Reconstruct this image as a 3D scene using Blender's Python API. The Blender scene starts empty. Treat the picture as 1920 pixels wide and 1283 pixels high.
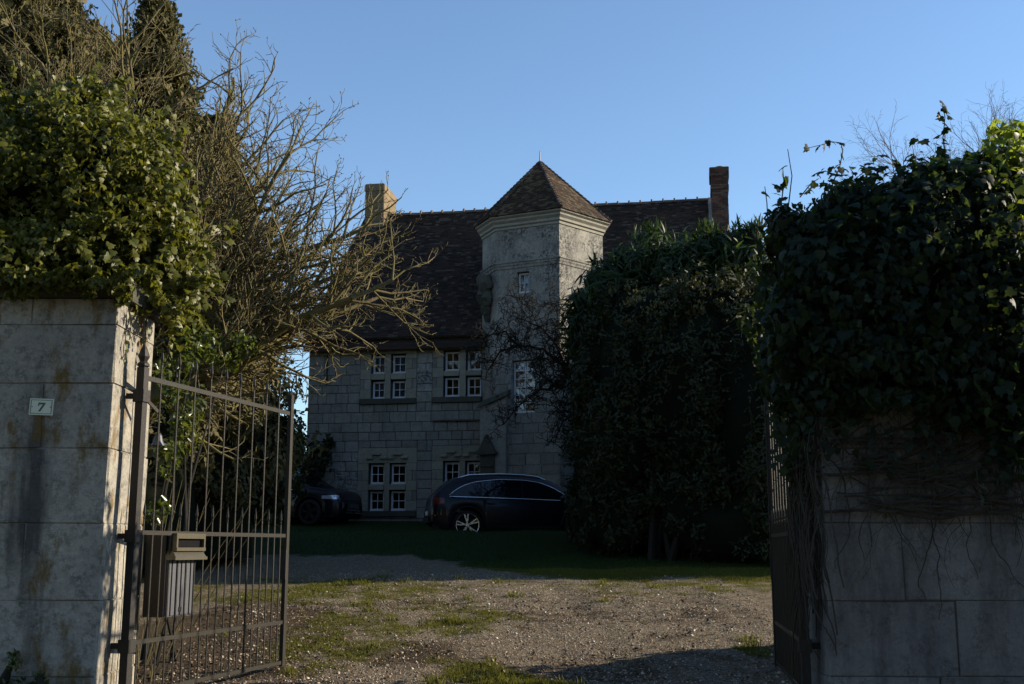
import bpy, math, random
import numpy as np
from mathutils import Vector, Matrix, noise as mnoise

rnd = random.Random(7)
rng = np.random.default_rng(11)
R = math.radians
scene = bpy.context.scene
col = scene.collection

# ------------------------------------------------------------------ camera, sky, sun, exposure
EYE, PITCH, FPX = 1.27, R(10.3), 2120.0
cd = bpy.data.cameras.new('camera'); cam = bpy.data.objects.new('camera', cd); col.objects.link(cam)
cd.sensor_width = 36.0; cd.lens = 36.0 * FPX / 1920.0; cd.clip_start = 0.1; cd.clip_end = 3000
cam.location = (0, 0, EYE); cam.rotation_euler = (R(90) + PITCH, 0, 0)
scene.camera = cam

SUN_AZ, SUN_EL = R(9), R(20)            # azimuth measured from +X towards +Y
sdir = Vector((math.cos(SUN_AZ) * math.cos(SUN_EL), math.sin(SUN_AZ) * math.cos(SUN_EL), math.sin(SUN_EL)))
world = bpy.data.worlds.new('World'); scene.world = world; world.use_nodes = True
wn = world.node_tree; wn.nodes.clear()
wo = wn.nodes.new('ShaderNodeOutputWorld'); wb = wn.nodes.new('ShaderNodeBackground'); ws = wn.nodes.new('ShaderNodeTexSky')
ws.sky_type = 'NISHITA'; ws.sun_disc = False; ws.sun_elevation = SUN_EL
ws.sun_rotation = R(90) - SUN_AZ
ws.air_density = 1.0; ws.dust_density = 0.0; ws.ozone_density = 3.0; ws.altitude = 50
wb.inputs['Strength'].default_value = 0.12
wn.links.new(ws.outputs[0], wb.inputs[0]); wn.links.new(wb.outputs[0], wo.inputs[0])
sl = bpy.data.lights.new('sun', 'SUN'); so = bpy.data.objects.new('sun', sl); col.objects.link(so)
sl.energy = 5.0; sl.angle = R(0.5); sl.color = (1.0, 0.86, 0.66)
so.rotation_euler = (-sdir).to_track_quat('-Z', 'Y').to_euler(); so.location = (20, 5, 20)
scene.view_settings.view_transform = 'Standard'; scene.view_settings.look = 'None'
scene.view_settings.exposure = 0.9; scene.view_settings.gamma = 1.0

# ------------------------------------------------------------------ helpers
def ray(px, py):
    xc = (px - 960) / FPX; yc = -(py - 641.5) / FPX
    return Vector((xc, math.cos(PITCH) - yc * math.sin(PITCH), math.sin(PITCH) + yc * math.cos(PITCH)))
def at(px, py, Y):
    d = ray(px, py); return Vector((0, 0, EYE)) + d * (Y / d.y)

def tag(o, label=None, cat=None, group=None, kind=None):
    if label: o['label'] = label
    if cat: o['category'] = cat
    if group: o['group'] = group
    if kind: o['kind'] = kind
    return o
def empty(name, loc=(0, 0, 0), rz=0.0):
    o = bpy.data.objects.new(name, None); col.objects.link(o)
    o.location = loc; o.rotation_euler = (0, 0, rz); o.empty_display_size = 0.2
    return o
def link(name, me, parent=None, mat=None, smooth=False):
    o = bpy.data.objects.new(name, me); col.objects.link(o)
    if parent: o.parent = parent
    if mat and not me.materials: me.materials.append(mat)
    if smooth: me.polygons.foreach_set('use_smooth', [True] * len(me.polygons))
    return o
def npmesh(name, V, F):
    """V (n,3) array, F (m,k) array of equal sized faces"""
    me = bpy.data.meshes.new(name); V = np.asarray(V, float); F = np.asarray(F, np.int64)
    m, k = F.shape
    me.vertices.add(len(V)); me.vertices.foreach_set('co', V.ravel())
    me.loops.add(m * k); me.loops.foreach_set('vertex_index', F.ravel().astype(np.int32))
    me.polygons.add(m); me.polygons.foreach_set('loop_start', (np.arange(m) * k).astype(np.int32))
    me.polygons.foreach_set('loop_total', np.full(m, k, np.int32))
    me.update(calc_edges=True)
    return me

class MB:
    def __init__(s): s.v = []; s.f = []
    def add(s, vs, fs):
        n = len(s.v); s.v += [tuple(x) for x in vs]; s.f += [tuple(i + n for i in f) for f in fs]; return s
    def hexa(s, p):   # 8 points: bottom ring 0-3, top ring 4-7
        return s.add(p, [(3, 2, 1, 0), (4, 5, 6, 7), (0, 1, 5, 4), (1, 2, 6, 5), (2, 3, 7, 6), (3, 0, 4, 7)])
    def box(s, x0, x1, y0, y1, z0, z1):
        return s.hexa([(x0, y0, z0), (x1, y0, z0), (x1, y1, z0), (x0, y1, z0), (x0, y0, z1), (x1, y0, z1), (x1, y1, z1), (x0, y1, z1)])
    def bar(s, a, b, w, h=None, up=(0, 0, 1)):   # rectangular bar from a to b
        a, b = Vector(a), Vector(b); d = (b - a).normalized(); h = h or w
        u = Vector(up)
        if abs(d.dot(u)) > .98: u = Vector((1, 0, 0))
        x = d.cross(u).normalized() * w / 2; y = x.cross(d).normalized() * h / 2
        return s.hexa([a - x - y, a + x - y, a + x + y, a - x + y, b - x - y, b + x - y, b + x + y, b - x + y])
    def tube(s, pts, rad, n=6, cap=True):
        pts = [Vector(p) for p in pts]; m = len(pts)
        rad = rad if isinstance(rad, (list, tuple)) else [rad] * m
        rings = []; px = None
        for i, p in enumerate(pts):
            d = (pts[min(i + 1, m - 1)] - pts[max(i - 1, 0)]).normalized()
            if px is None:
                px = d.cross(Vector((0, 0, 1)) if abs(d.z) < .9 else Vector((1, 0, 0))).normalized()
            px = (px - d * px.dot(d)).normalized(); py = d.cross(px)
            rings.append([p + (px * math.cos(2 * math.pi * k / n) + py * math.sin(2 * math.pi * k / n)) * rad[i] for k in range(n)])
        vs = [q for r in rings for q in r]; fs = []
        for i in range(m - 1):
            for k in range(n):
                a = i * n + k; b = i * n + (k + 1) % n; fs.append((a, b, b + n, a + n))
        if cap: fs.append(tuple(range(n - 1, -1, -1))); fs.append(tuple((m - 1) * n + k for k in range(n)))
        return s.add(vs, fs)
    def lathe(s, prof, c, axis='z', n=24):  # prof list of (r, h)
        vs = []; fs = []; c = Vector(c)
        for r, h in prof:
            for k in range(n):
                a = 2 * math.pi * k / n; q = (r * math.cos(a), r * math.sin(a), h)
                if axis == 'y': q = (q[0], q[2], q[1])
                vs.append(c + Vector(q))
        for i in range(len(prof) - 1):
            for k in range(n):
                a = i * n + k; b = i * n + (k + 1) % n; fs.append((a, b, b + n, a + n) if axis == 'z' else (b, a, a + n, b + n))
        return s.add(vs, fs)
    def poly(s, pts, z0, z1, off0=(0, 0), top=True):   # vertical prism over 2d polygon
        n = len(pts); vs = [(x, y, z0) for x, y in pts] + [(x, y, z1) for x, y in pts]
        fs = [(i, (i + 1) % n, (i + 1) % n + n, i + n) for i in range(n)] + [tuple(range(n - 1, -1, -1)), tuple(range(n, 2 * n))]
        return s.add(vs, fs)
    def build(s, name, mat=None, parent=None, off=None, smooth=False):
        me = bpy.data.meshes.new(name)
        v = s.v if off is None else [(x - off[0], y - off[1], z - off[2]) for x, y, z in s.v]
        me.from_pydata(v, [], s.f); me.update()
        return link(name, me, parent, mat, smooth)

# ------------------------------------------------------------------ materials
class NT:
    def __init__(s, name):
        s.m = bpy.data.materials.new(name); s.m.use_nodes = True; s.t = s.m.node_tree; s.t.nodes.clear()
        s.out = s.n('ShaderNodeOutputMaterial'); s.geo = s.n('ShaderNodeNewGeometry')
    def n(s, typ, **kw):
        nd = s.t.nodes.new(typ)
        for k, v in kw.items(): setattr(nd, k, v)
        return nd
    def l(s, a, b): s.t.links.new(a, b)
    def noise(s, scale, detail=4, rough=.6, vec=None, stretch=None):
        nd = s.n('ShaderNodeTexNoise'); nd.inputs['Scale'].default_value = scale
        nd.inputs['Detail'].default_value = detail; nd.inputs['Roughness'].default_value = rough
        v = vec or s.geo.outputs['Position']
        if stretch:
            mp = s.n('ShaderNodeMapping'); mp.inputs['Scale'].default_value = stretch; s.l(v, mp.inputs['Vector']); v = mp.outputs[0]
        s.l(v, nd.inputs['Vector']); return nd.outputs['Fac']
    def ramp(s, fac, a, b, ca=0.0, cb=1.0):
        nd = s.n('ShaderNodeMapRange'); nd.inputs[1].default_value = a; nd.inputs[2].default_value = b
        nd.inputs[3].default_value = ca; nd.inputs[4].default_value = cb; s.l(fac, nd.inputs[0]); return nd.outputs[0]
    def mix(s, fac, a, b, mode='MIX'):
        nd = s.n('ShaderNodeMix', data_type='RGBA', blend_type=mode)
        for sock, v in ((nd.inputs[0], fac), (nd.inputs[6], a), (nd.inputs[7], b)):
            if isinstance(v, (int, float)): sock.default_value = v
            elif isinstance(v, tuple): sock.default_value = (*v, 1)
            else: s.l(v, sock)
        return nd.outputs[2]
    def bsdf(s, color, rough=.8, spec=.3, metal=0.0, bump=None, bs=.5, bd=.01):
        p = s.n('ShaderNodeBsdfPrincipled')
        if isinstance(color, tuple): p.inputs['Base Color'].default_value = (*color, 1)
        else: s.l(color, p.inputs['Base Color'])
        if isinstance(rough, (int, float)): p.inputs['Roughness'].default_value = rough
        else: s.l(rough, p.inputs['Roughness'])
        p.inputs['Specular IOR Level'].default_value = spec; p.inputs['Metallic'].default_value = metal
        if bump is not None:
            b = s.n('ShaderNodeBump'); b.inputs['Strength'].default_value = bs; b.inputs['Distance'].default_value = bd
            s.l(bump, b.inputs['Height']); s.l(b.outputs[0], p.inputs['Normal'])
        s.p = p; return p
    def done(s, sh=None):
        s.l((sh or s.p).outputs[0], s.out.inputs['Surface']); return s.m

def m_plain(name, c, rough=.6, spec=.4, metal=0.0, var=.25, scale=12, bump=0.0):
    t = NT(name); nz = t.noise(scale, 5)
    c2 = tuple(x * (1 - var) for x in c); c3 = tuple(min(1, x * (1 + var)) for x in c)
    t.bsdf(t.mix(nz, c2, c3), rough, spec, metal, nz if bump else None, bump or .1, .01); return t.done()

def m_stone(name, a, b, dark=(.035, .034, .033), dark_amt=.5, lichen=0.0, fine=26, bump=.5, rand=.25, light=None, streak=0.0, spk=40, lth=.60, crust=(.46, .62), cut=(.44, .56)):
    t = NT(name)
    n1 = t.noise(1.7, 5); n2 = t.noise(fine, 6, .7); n3 = t.noise(7, 5, .65)
    c = t.mix(t.ramp(n1, .3, .7), a, b)
    oi = t.n('ShaderNodeObjectInfo')
    c = t.mix(1.0, c, t.ramp(oi.outputs['Random'], 0, 1, 1 - rand, 1 + rand), 'MULTIPLY')
    c = t.mix(t.ramp(n2, .35, .75, 0, .35), c, dark)
    if light: c = t.mix(t.ramp(t.noise(1.1, 4), .5, .66, 0, .7), c, light)
    # blackened crust in patches
    k = t.n('ShaderNodeMath', operation='MULTIPLY'); t.l(t.ramp(n3 if spk > 16 else t.noise(1.3, 5, .6), *crust), k.inputs[0]); t.l(t.ramp(t.noise(spk, 4, .8), *cut), k.inputs[1])
    k2 = t.n('ShaderNodeMath', operation='MULTIPLY'); t.l(k.outputs[0], k2.inputs[0]); k2.inputs[1].default_value = dark_amt
    c = t.mix(k2.outputs[0], c, dark)
    if streak:
        s = t.ramp(t.noise(1.6, 5, .6, stretch=(2.2, 2.2, .35)), .52, .70, 0, streak); c = t.mix(s, c, (.04, .04, .042))
    if lichen:
        l = t.ramp(t.noise(2.3, 6, .7, stretch=(1.6, 1.6, .7)), lth, lth + .10, 0, lichen); c = t.mix(l, c, (.13, .078, .014))
        l2 = t.ramp(t.noise(48, 3, .6), .66, .72, 0, lichen * .6); c = t.mix(l2, c, (.34, .33, .27))
    hb = t.n('ShaderNodeMath', operation='ADD'); t.l(n2, hb.inputs[0]); t.l(n3, hb.inputs[1])
    t.bsdf(c, .92, .2, 0, hb.outputs[0], bump, .02); return t.done()

def m_leaf(name, a, b, trans=(.10, .16, .02), tw=.25, rough=.35, spec=.5, top=None):
    t = NT(name); rnds = t.geo.outputs['Random Per Island']
    oi = t.n('ShaderNodeObjectInfo'); ad = t.n('ShaderNodeMath', operation='ADD'); t.l(rnds, ad.inputs[0]); t.l(oi.outputs['Random'], ad.inputs[1])
    fr = t.n('ShaderNodeMath', operation='FRACT'); t.l(ad.outputs[0], fr.inputs[0])
    c = t.mix(fr.outputs[0], a, b); c = t.mix(t.ramp(t.noise(1.2, 3), .35, .7, 0, .45), c, tuple(x * .6 for x in a))
    p = t.bsdf(c, rough, spec)
    tr = t.n('ShaderNodeBsdfTranslucent'); tr.inputs[0].default_value = (*trans, 1)
    mx = t.n('ShaderNodeMixShader'); mx.inputs[0].default_value = tw
    t.l(p.outputs[0], mx.inputs[1]); t.l(tr.outputs[0], mx.inputs[2]); return t.done(mx)

def m_bark(name, a, b, moss=(.10, .10, .02), amt=.6):
    t = NT(name); n = t.noise(6, 5, .7); n2 = t.noise(30, 4)
    c = t.mix(n2, a, b); c = t.mix(t.ramp(n, .42, .62, 0, amt), c, moss); t.bsdf(c, .9, .2, 0, n2, .4, .01); return t.done()

M = {}
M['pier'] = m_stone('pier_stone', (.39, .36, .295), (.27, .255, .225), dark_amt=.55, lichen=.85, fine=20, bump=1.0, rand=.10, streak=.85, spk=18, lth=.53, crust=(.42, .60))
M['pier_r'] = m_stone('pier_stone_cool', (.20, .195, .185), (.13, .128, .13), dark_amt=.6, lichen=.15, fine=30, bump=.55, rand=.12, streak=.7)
M['mortar'] = m_stone('mortar', (.26, .245, .215), (.19, .18, .165), dark_amt=.5, fine=60, bump=.4, rand=.05)
M['ashlar'] = m_stone('house_ashlar', (.255, .238, .195), (.205, .192, .165), dark_amt=.45, fine=22, bump=.4, rand=.13, streak=.3)
M['dressed'] = m_stone('dressed_limestone', (.285, .265, .20), (.24, .225, .175), dark_amt=.25, fine=18, bump=.25, rand=.10)
M['joint'] = m_stone('wall_joint', (.085, .08, .072), (.06, .057, .052), dark_amt=.5, fine=40, bump=.4, rand=.05)
M['tower'] = m_stone('tower_stone', (.32, .30, .255), (.25, .238, .21), dark=(.035, .035, .038), dark_amt=.9, fine=24, bump=.9, rand=.05, light=(.36, .34, .285), streak=.45, spk=13, crust=(.38, .60), cut=(.45, .56))
M['cornice'] = m_stone('cornice_stone', (.33, .31, .25), (.27, .255, .215), dark_amt=.35, fine=24, bump=.3, rand=.1)
M['mossy'] = m_stone('mossy_coping', (.09, .085, .07), (.05, .055, .035), dark_amt=.7, fine=24, bump=.9, rand=.1)
M['chimney'] = m_stone('chimney_stone', (.23, .175, .10), (.15, .11, .065), dark_amt=.4, fine=24, bump=.4, rand=.2)

def m_tile(name, cols, moss=.3, sc=1.0, blotch=.75):
    t = NT(name); r = t.geo.outputs['Random Per Island']
    cr = t.n('ShaderNodeValToRGB'); t.l(r, cr.inputs[0]); e = cr.color_ramp.elements; cr.color_ramp.interpolation = 'CONSTANT'
    for i, c in enumerate(cols):
        el = e[i] if i < 2 else e.new(0.5)
        el.position = i / len(cols); el.color = (*c, 1)
    c = cr.outputs[0]; n = t.noise(30, 4); n1 = t.noise(.8 * sc, 5, .65)
    c = t.mix(t.ramp(n1, .42, .66, 0, blotch), c, (.016, .014, .013))
    c = t.mix(t.ramp(t.noise(3, 5, .7), .56, .70, 0, moss), c, (.075, .068, .02))
    t.bsdf(c, .9, .25, 0, n, .5, .01); return t.done()
M['tile'] = m_tile('roof_tile', [(.022, .016, .013), (.055, .034, .026), (.036, .024, .019), (.085, .066, .052), (.040, .025, .019), (.07, .04, .03), (.018, .014, .012), (.05, .036, .028)], .15, 1.0, .55)
M['tower_tile'] = m_tile('tower_roof_tile', [(.035, .023, .017), (.065, .035, .023), (.045, .030, .020), (.11, .08, .05), (.052, .028, .019), (.028, .020, .015)], .85, 1.6)
M['brick'] = m_tile('chimney_brick', [(.08, .034, .026), (.13, .055, .036), (.11, .07, .055), (.06, .033, .028)], .1, 3, .5)
M['ridge'] = m_tile('ridge_tile', [(.09, .06, .045), (.16, .12, .10), (.07, .05, .03)], .7)
M['white'] = m_plain('white_paint', (.50, .50, .51), .45, .4, var=.12)
M['iron'] = m_plain('painted_iron', (.013, .011, .010), .6, .35, 0, .4, 40, .3)
M['iron_gate'] = m_plain('weathered_iron', (.014, .012, .008), .55, .3, 0, .45, 60, .3)
M['zinc'] = m_plain('grey_metal', (.10, .10, .11), .42, .5, .6, .3, 50)
M['box_metal'] = m_plain('mailbox_metal', (.085, .088, .10), .45, .5, .4, .35, 90, .2)
M['brass'] = m_plain('weathered_slot_metal', (.10, .088, .06), .4, .5, .5, .4, 60)
M['black'] = m_plain('black_rubber', (.012, .012, .013), .8, .2, 0, .2)
M['dark'] = m_plain('dark_interior', (.006, .006, .007), .9, .1)
M['enamel'] = m_plain('cream_enamel', (.55, .56, .45), .25, .5, 0, .08)
M['green_enamel'] = m_plain('green_enamel', (.025, .075, .045), .3, .5, 0, .1)
M['chrome'] = m_plain('brushed_aluminium', (.62, .63, .66), .22, .5, 1.0, .05)
M['red_lens'] = m_plain('red_lens', (.10, .006, .006), .15, .6, 0, .2)
M['lamp_lens'] = m_plain('headlamp_lens', (.55, .58, .65), .12, .6, .5, .3, 30)
def m_paint():
    t = NT('black_car_paint'); p = t.bsdf((.003, .0035, .008), .30, .22); p.inputs['Coat Weight'].default_value = .18; p.inputs['Coat Roughness'].default_value = .04
    return t.done()
M['paint'] = m_paint()
def m_glass(name, tint=.85):
    t = NT(name); g = t.n('ShaderNodeBsdfGlossy'); g.inputs['Roughness'].default_value = .02
    tr = t.n('ShaderNodeBsdfTransparent'); tr.inputs[0].default_value = (tint, tint, tint, 1)
    fr = t.n('ShaderNodeFresnel'); fr.inputs[0].default_value = 1.6
    mx = t.n('ShaderNodeMixShader'); t.l(fr.outputs[0], mx.inputs[0]); t.l(tr.outputs[0], mx.inputs[1]); t.l(g.outputs[0], mx.inputs[2]); return t.done(mx)
M['glass'] = m_glass('window_glass'); 
def m_carglass():
    t = NT('tinted_car_glass'); t.bsdf((.004, .005, .008), .04, .5); return t.done()
M['carglass'] = m_carglass()
M['curtain'] = m_plain('net_curtain', (.17, .19, .24), .9, .1, 0, .15, 20)
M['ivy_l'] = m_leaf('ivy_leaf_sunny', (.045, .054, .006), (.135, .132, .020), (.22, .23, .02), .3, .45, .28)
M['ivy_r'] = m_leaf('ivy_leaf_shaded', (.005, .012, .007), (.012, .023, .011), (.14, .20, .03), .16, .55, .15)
M['ivy_sun'] = m_leaf('ivy_leaf_painted_sun', (.045, .075, .010), (.10, .13, .02), (.34, .42, .04), .45, .4, .35)  # sunlight put into a lighter copy of the right-hand ivy leaf
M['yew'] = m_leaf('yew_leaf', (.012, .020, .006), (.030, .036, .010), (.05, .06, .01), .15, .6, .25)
M['yew_sun'] = m_leaf('yew_leaf_painted_sun', (.07, .068, .02), (.12, .10, .03), (.16, .15, .03), .25, .45, .4)  # yew leaf in a lighter yellow, standing in for sun on its top
M['long'] = m_leaf('long_glossy_leaf', (.012, .026, .010), (.030, .052, .016), (.08, .13, .02), .25, .5, .22)
M['conifer'] = m_leaf('conifer_spray', (.060, .056, .020), (.150, .125, .050), (.08, .08, .02), .2, .7, .2)
M['laurel'] = m_leaf('laurel_leaf', (.020, .032, .006), (.07, .085, .014), (.16, .20, .02), .3, .3, .5)
M['core'] = m_plain('dark_filler', (.006, .008, .004), .95, .1)  # near-black solid core added inside foliage to stop light showing through
M['bark_lit'] = m_bark('lichened_bark', (.075, .060, .034), (.16, .135, .078), (.125, .11, .018), .7)
M['bark_dark'] = m_bark('dark_bark', (.014, .012, .011), (.030, .026, .022), (.016, .017, .008), .4)
M['bark_birch'] = m_bark('birch_twigs', (.10, .065, .05), (.15, .10, .08), (.09, .06, .05), .3)
M['bud'] = m_plain('winter_bud', (.09, .045, .025), .7, .3)
M['vine'] = m_bark('vine_stem', (.022, .019, .016), (.050, .042, .034), (.03, .03, .016), .3)
M['litter'] = m_tile('dead_leaf', [(.10, .062, .034), (.17, .115, .07), (.065, .040, .024), (.26, .21, .15), (.12, .078, .046)], .0, 1, .2)
M['pebble'] = m_tile('gravel_stone', [(.24, .185, .125), (.34, .275, .20), (.10, .077, .055), (.50, .44, .36), (.26, .21, .155)], .0, 1, .25)
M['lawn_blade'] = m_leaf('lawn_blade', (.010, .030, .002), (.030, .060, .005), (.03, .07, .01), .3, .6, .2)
M['blade'] = m_leaf('grass_blade', (.055, .070, .006), (.155, .145, .018), (.16, .16, .02), .35, .6, .2)

def m_ground():
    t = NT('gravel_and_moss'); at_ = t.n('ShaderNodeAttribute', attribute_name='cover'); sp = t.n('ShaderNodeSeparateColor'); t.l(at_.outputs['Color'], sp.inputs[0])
    nf = t.noise(70, 6, .75); nm = t.noise(9, 6, .7); nb = t.noise(1.3, 5)
    vor = t.n('ShaderNodeTexVoronoi'); vor.inputs['Scale'].default_value = 42; t.l(t.geo.outputs['Position'], vor.inputs['Vector'])
    g = t.mix(t.ramp(nf, .38, .64), (.085, .062, .040), (.36, .285, .19))
    g = t.mix(t.ramp(nm, .40, .66, 0, .6), g, (.13, .095, .062))
    g = t.mix(t.ramp(nb, .45, .7, 0, .5), g, (.22, .185, .14))
    vs = t.n('ShaderNodeSeparateColor'); t.l(vor.outputs['Color'], vs.inputs[0])
    g = t.mix(t.ramp(vs.outputs[0], .80, .86, 0, .7), g, (.40, .36, .29))
    g = t.mix(t.ramp(vs.outputs[1], .80, .9, 0, .6), g, (.05, .042, .032))
    e = t.mix(t.ramp(nf, .3, .7), (.045, .032, .020), (.12, .085, .050))         # leafy earth
    m = t.mix(t.ramp(nf, .3, .7), (.032, .036, .005), (.130, .116, .014))         # moss and grass
    def cov(ch, k):
        ad = t.n('ShaderNodeMath', operation='MULTIPLY_ADD'); t.l(nm, ad.inputs[0]); ad.inputs[1].default_value = k; t.l(sp.outputs[ch], ad.inputs[2]); return t.ramp(ad.outputs[0], .74, 1.10)
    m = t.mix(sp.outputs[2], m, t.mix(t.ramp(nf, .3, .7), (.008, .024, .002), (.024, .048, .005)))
    c = t.mix(cov(1, .9), g, e); c = t.mix(cov(0, .9), c, m)
    h = t.n('ShaderNodeMath', operation='ADD'); t.l(nf, h.inputs[0]); t.l(vor.outputs['Distance'], h.inputs[1])
    t.bsdf(c, .95, .15, 0, h.outputs[0], 1.0, .05); return t.done()
M['ground'] = m_ground()

# ------------------------------------------------------------------ terrain
def smooth(a, b, x):
    t = min(1, max(0, (x - a) / (b - a))); return t * t * (3 - 2 * t)
def gz(x, y):
    if y < 11.5: z = -.035 * max(0, 9.5 - y) if y > 0 else -.33
    elif y < 30: z = .088 * (y - 11.5)
    else: z = 1.628 + .105 * min(4, y - 30)
    z -= .02 * smooth(9.5, 12.5, y) * 0
    bank = smooth(24.2, 26.6, y) * (1 - smooth(27.2, 28.6, y))
    z += .26 * bank * smooth(-7.4, -5.8, x) * (1 - smooth(2.2, 4.5, x))
    return z
def gz_fine(x, y):
    z = gz(x, y)
    if 8 < y < 28:
        z += .035 * (mnoise.noise((x * .9, y * .7, 1.3))) + .016 * mnoise.noise((x * 3.1, y * 3.1, 4.7)) + .008 * mnoise.noise((x * 9, y * 9, 2.2))
        for rx in (-.85, .85):      # wheel ruts curving off to the left
            cx = rx + .25 - .018 * max(0, y - 12) ** 1.7
            z -= .018 * math.exp(-((x - cx) / .22) ** 2)
    return z
def ell(x, y, cx, cy, rx, ry, ang=0):
    dx, dy = x - cx, y - cy; c, s = math.cos(ang), math.sin(ang)
    q = math.hypot((dx * c + dy * s) / rx, (-dx * s + dy * c) / ry); return max(0., min(1., 1.6 * (1.35 - q)))
def cover(x, y):
    n = .55 * mnoise.noise((x * .8, y * .8, 7.1)) + .45 * mnoise.noise((x * 2.6, y * 2.6, 3.1)) + .30 * mnoise.noise((x * 7, y * 7, 9.4))
    g = max(.62 * ell(x, y, -2.0, 14.0, .8, 2.2), .85 * ell(x, y, -.05, 11.4, .38, 1.25, .55), .5 * ell(x, y, -2.1, 10.2, 1.1, .3),
            .6 * ell(x, y, 2.72, 13.0, .22, .6), .55 * ell(x, y, -3.2, 18.4, 2.6, 1.6), .40 * ell(x, y, -.9, 15.6, 1.0, 1.6), .45 * ell(x, y, 2.6, 18.6, 3.0, .9), .3 * ell(x, y, .4, 18.5, 1.5, 1.2))
    edge = 19.7 + .5 * mnoise.noise((x * .9, 2.2, 5)) + (max(0, 1.0 - x) ** 1.2) * 1.2
    edge = min(edge, 24.2)
    g = max(g, smooth(edge - .9, edge + .9, y) * (1.0 if x > -6.5 else .8))
    if abs(x) > 5.5: g = max(g, smooth(5.5, 7, abs(x)))
    e = max(.8 * ell(x, y, -3.5, 13.4, 1.6, 3.4), .6 * ell(x, y, -1.3, 12.9, .9, .8), .5 * ell(x, y, -1.5, 16.6, 1.0, .8), .45 * ell(x, y, 1.2, 12.2, 1.6, 1.0), .4 * ell(x, y, 1.5, 16, 2.0, 2.0))
    k = 0 if g >= .99 else .75
    return max(0, min(1, g + n * k * (1 if g > .02 else .35))), max(0, min(1, e + n * .7 * (e > 0)))

def build_ground():
    def axis(parts):
        out = []
        for a, b, n in parts: out += list(np.linspace(a, b, n, endpoint=False))
        return out + [parts[-1][1]]
    xs = axis([(-7.5, -4, 30), (-4, 4, 130), (4, 8, 34)]); ys = axis([(8.2, 14, 100), (14, 20.5, 80), (20.5, 29.5, 60), (29.5, 34.2, 16)])
    nx, ny = len(xs), len(ys)
    V = np.array([(x, y, gz_fine(x, y)) for y in ys for x in xs]); C = np.array([cover(v[0], v[1]) for v in V])
    drive, lawn = [], []
    for j in range(ny - 1):
        for i in range(nx - 1):
            q = (j * nx + i, j * nx + i + 1, (j + 1) * nx + i + 1, (j + 1) * nx + i)
            (lawn if C[list(q), 0].mean() > .55 else drive).append(q)
    def mk(name, quads):
        F = np.array(quads); u, inv = np.unique(F, return_inverse=True)
        me = npmesh(name, V[u], inv.reshape(F.shape)); a = me.color_attributes.new('cover', 'FLOAT_COLOR', 'POINT')
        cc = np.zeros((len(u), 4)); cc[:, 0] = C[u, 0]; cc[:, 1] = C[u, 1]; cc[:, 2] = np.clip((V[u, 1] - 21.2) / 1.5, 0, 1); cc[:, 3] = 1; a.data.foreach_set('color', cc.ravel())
        return tag(link(name, me, None, M['ground'], True), kind='structure')
    mk('gravel_drive', drive); mk('lawn', lawn)
    # the wide ground around it
    X = axis([(-400, -60, 6), (-60, -7.5, 18), (-7.5, 8, 8), (8, 60, 18), (60, 400, 6)]); Yv = axis([(-60, 0, 12), (0, 8.2, 8), (8.2, 34.2, 40), (34.2, 80, 14), (80, 900, 8)])
    n2 = len(X); V2 = []; 
    for y in Yv:
        for x in X:
            inside = -7.4 < x < 7.9 and 8.3 < y < 34.1
            V2.append((x, y, gz(x, y) - (.16 if inside else 0.0)))
    F2 = [(j * n2 + i, j * n2 + i + 1, (j + 1) * n2 + i + 1, (j + 1) * n2 + i) for j in range(len(Yv) - 1) for i in range(n2 - 1)]
    me = npmesh('ground', V2, np.array(F2)); a = me.color_attributes.new('cover', 'FLOAT_COLOR', 'POINT')
    cc = np.zeros((len(V2), 4)); cc[:, 0] = [.25 if v[1] < 8.3 and abs(v[0]) < 4 else 1 for v in V2]; cc[:, 3] = 1; a.data.foreach_set('color', cc.ravel())
    tag(link('ground', me, None, M['ground'], True), kind='structure')
build_ground()

# ------------------------------------------------------------------ scatter helpers
def frames(nrm, spin):
    """rows: x,y,z axes for each normal"""
    n = nrm / np.linalg.norm(nrm, axis=1, keepdims=True)
    a = np.where(np.abs(n[:, 2:3]) < .9, np.array([[0, 0, 1.]]), np.array([[1., 0, 0]]))
    x = np.cross(a, n); x /= np.linalg.norm(x, axis=1, keepdims=True); y = np.cross(n, x)
    c, s = np.cos(spin)[:, None], np.sin(spin)[:, None]
    return x * c + y * s, y * c - x * s, n
def scatter(P, X, Y, Z, S, tv, tf):
    """template tv (k,3), tf (m,q) copied to each point"""
    tv = np.asarray(tv, float); tf = np.asarray(tf); k = len(tv)
    V = P[:, None, :] + S[:, None, None] * (tv[None, :, 0:1] * X[:, None, :] + tv[None, :, 1:2] * Y[:, None, :] + tv[None, :, 2:3] * Z[:, None, :])
    F = tf[None, :, :] + (np.arange(len(P)) * k)[:, None, None]
    return V.reshape(-1, 3), F.reshape(-1, tf.shape[1])
IVY = ([(0, .38, .05), (0, 0, 0), (.26, -.10, -.02), (.50, .10, -.06), (.33, .34, .0), (.34, .56, -.05), (.13, .66, 0), (0, 1.0, -.10), (-.13, .66, 0), (-.34, .56, -.05), (-.33, .34, 0), (-.50, .10, -.06), (-.26, -.10, -.02)],
       [(0, i, i + 1) for i in range(1, 12)] + [(0, 12, 1)])
IVYS = ([(0, 0, 0), (.48, .02, -.05), (.30, .52, -.02), (0, 1.0, -.10), (-.30, .52, -.02), (-.48, .02, -.05), (0, .4, .05)], [(6, 0, 1), (6, 1, 2), (6, 2, 3), (6, 3, 4), (6, 4, 5), (6, 5, 0)])
OVAL = ([(0, 0, 0), (.22, .3, .05), (.2, .65, .05), (0, 1, -.05), (-.2, .65, .05), (-.22, .3, .05), (0, .5, -.03)], [(6, 0, 1), (6, 1, 2), (6, 2, 3), (6, 3, 4), (6, 4, 5), (6, 5, 0)])
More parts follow.
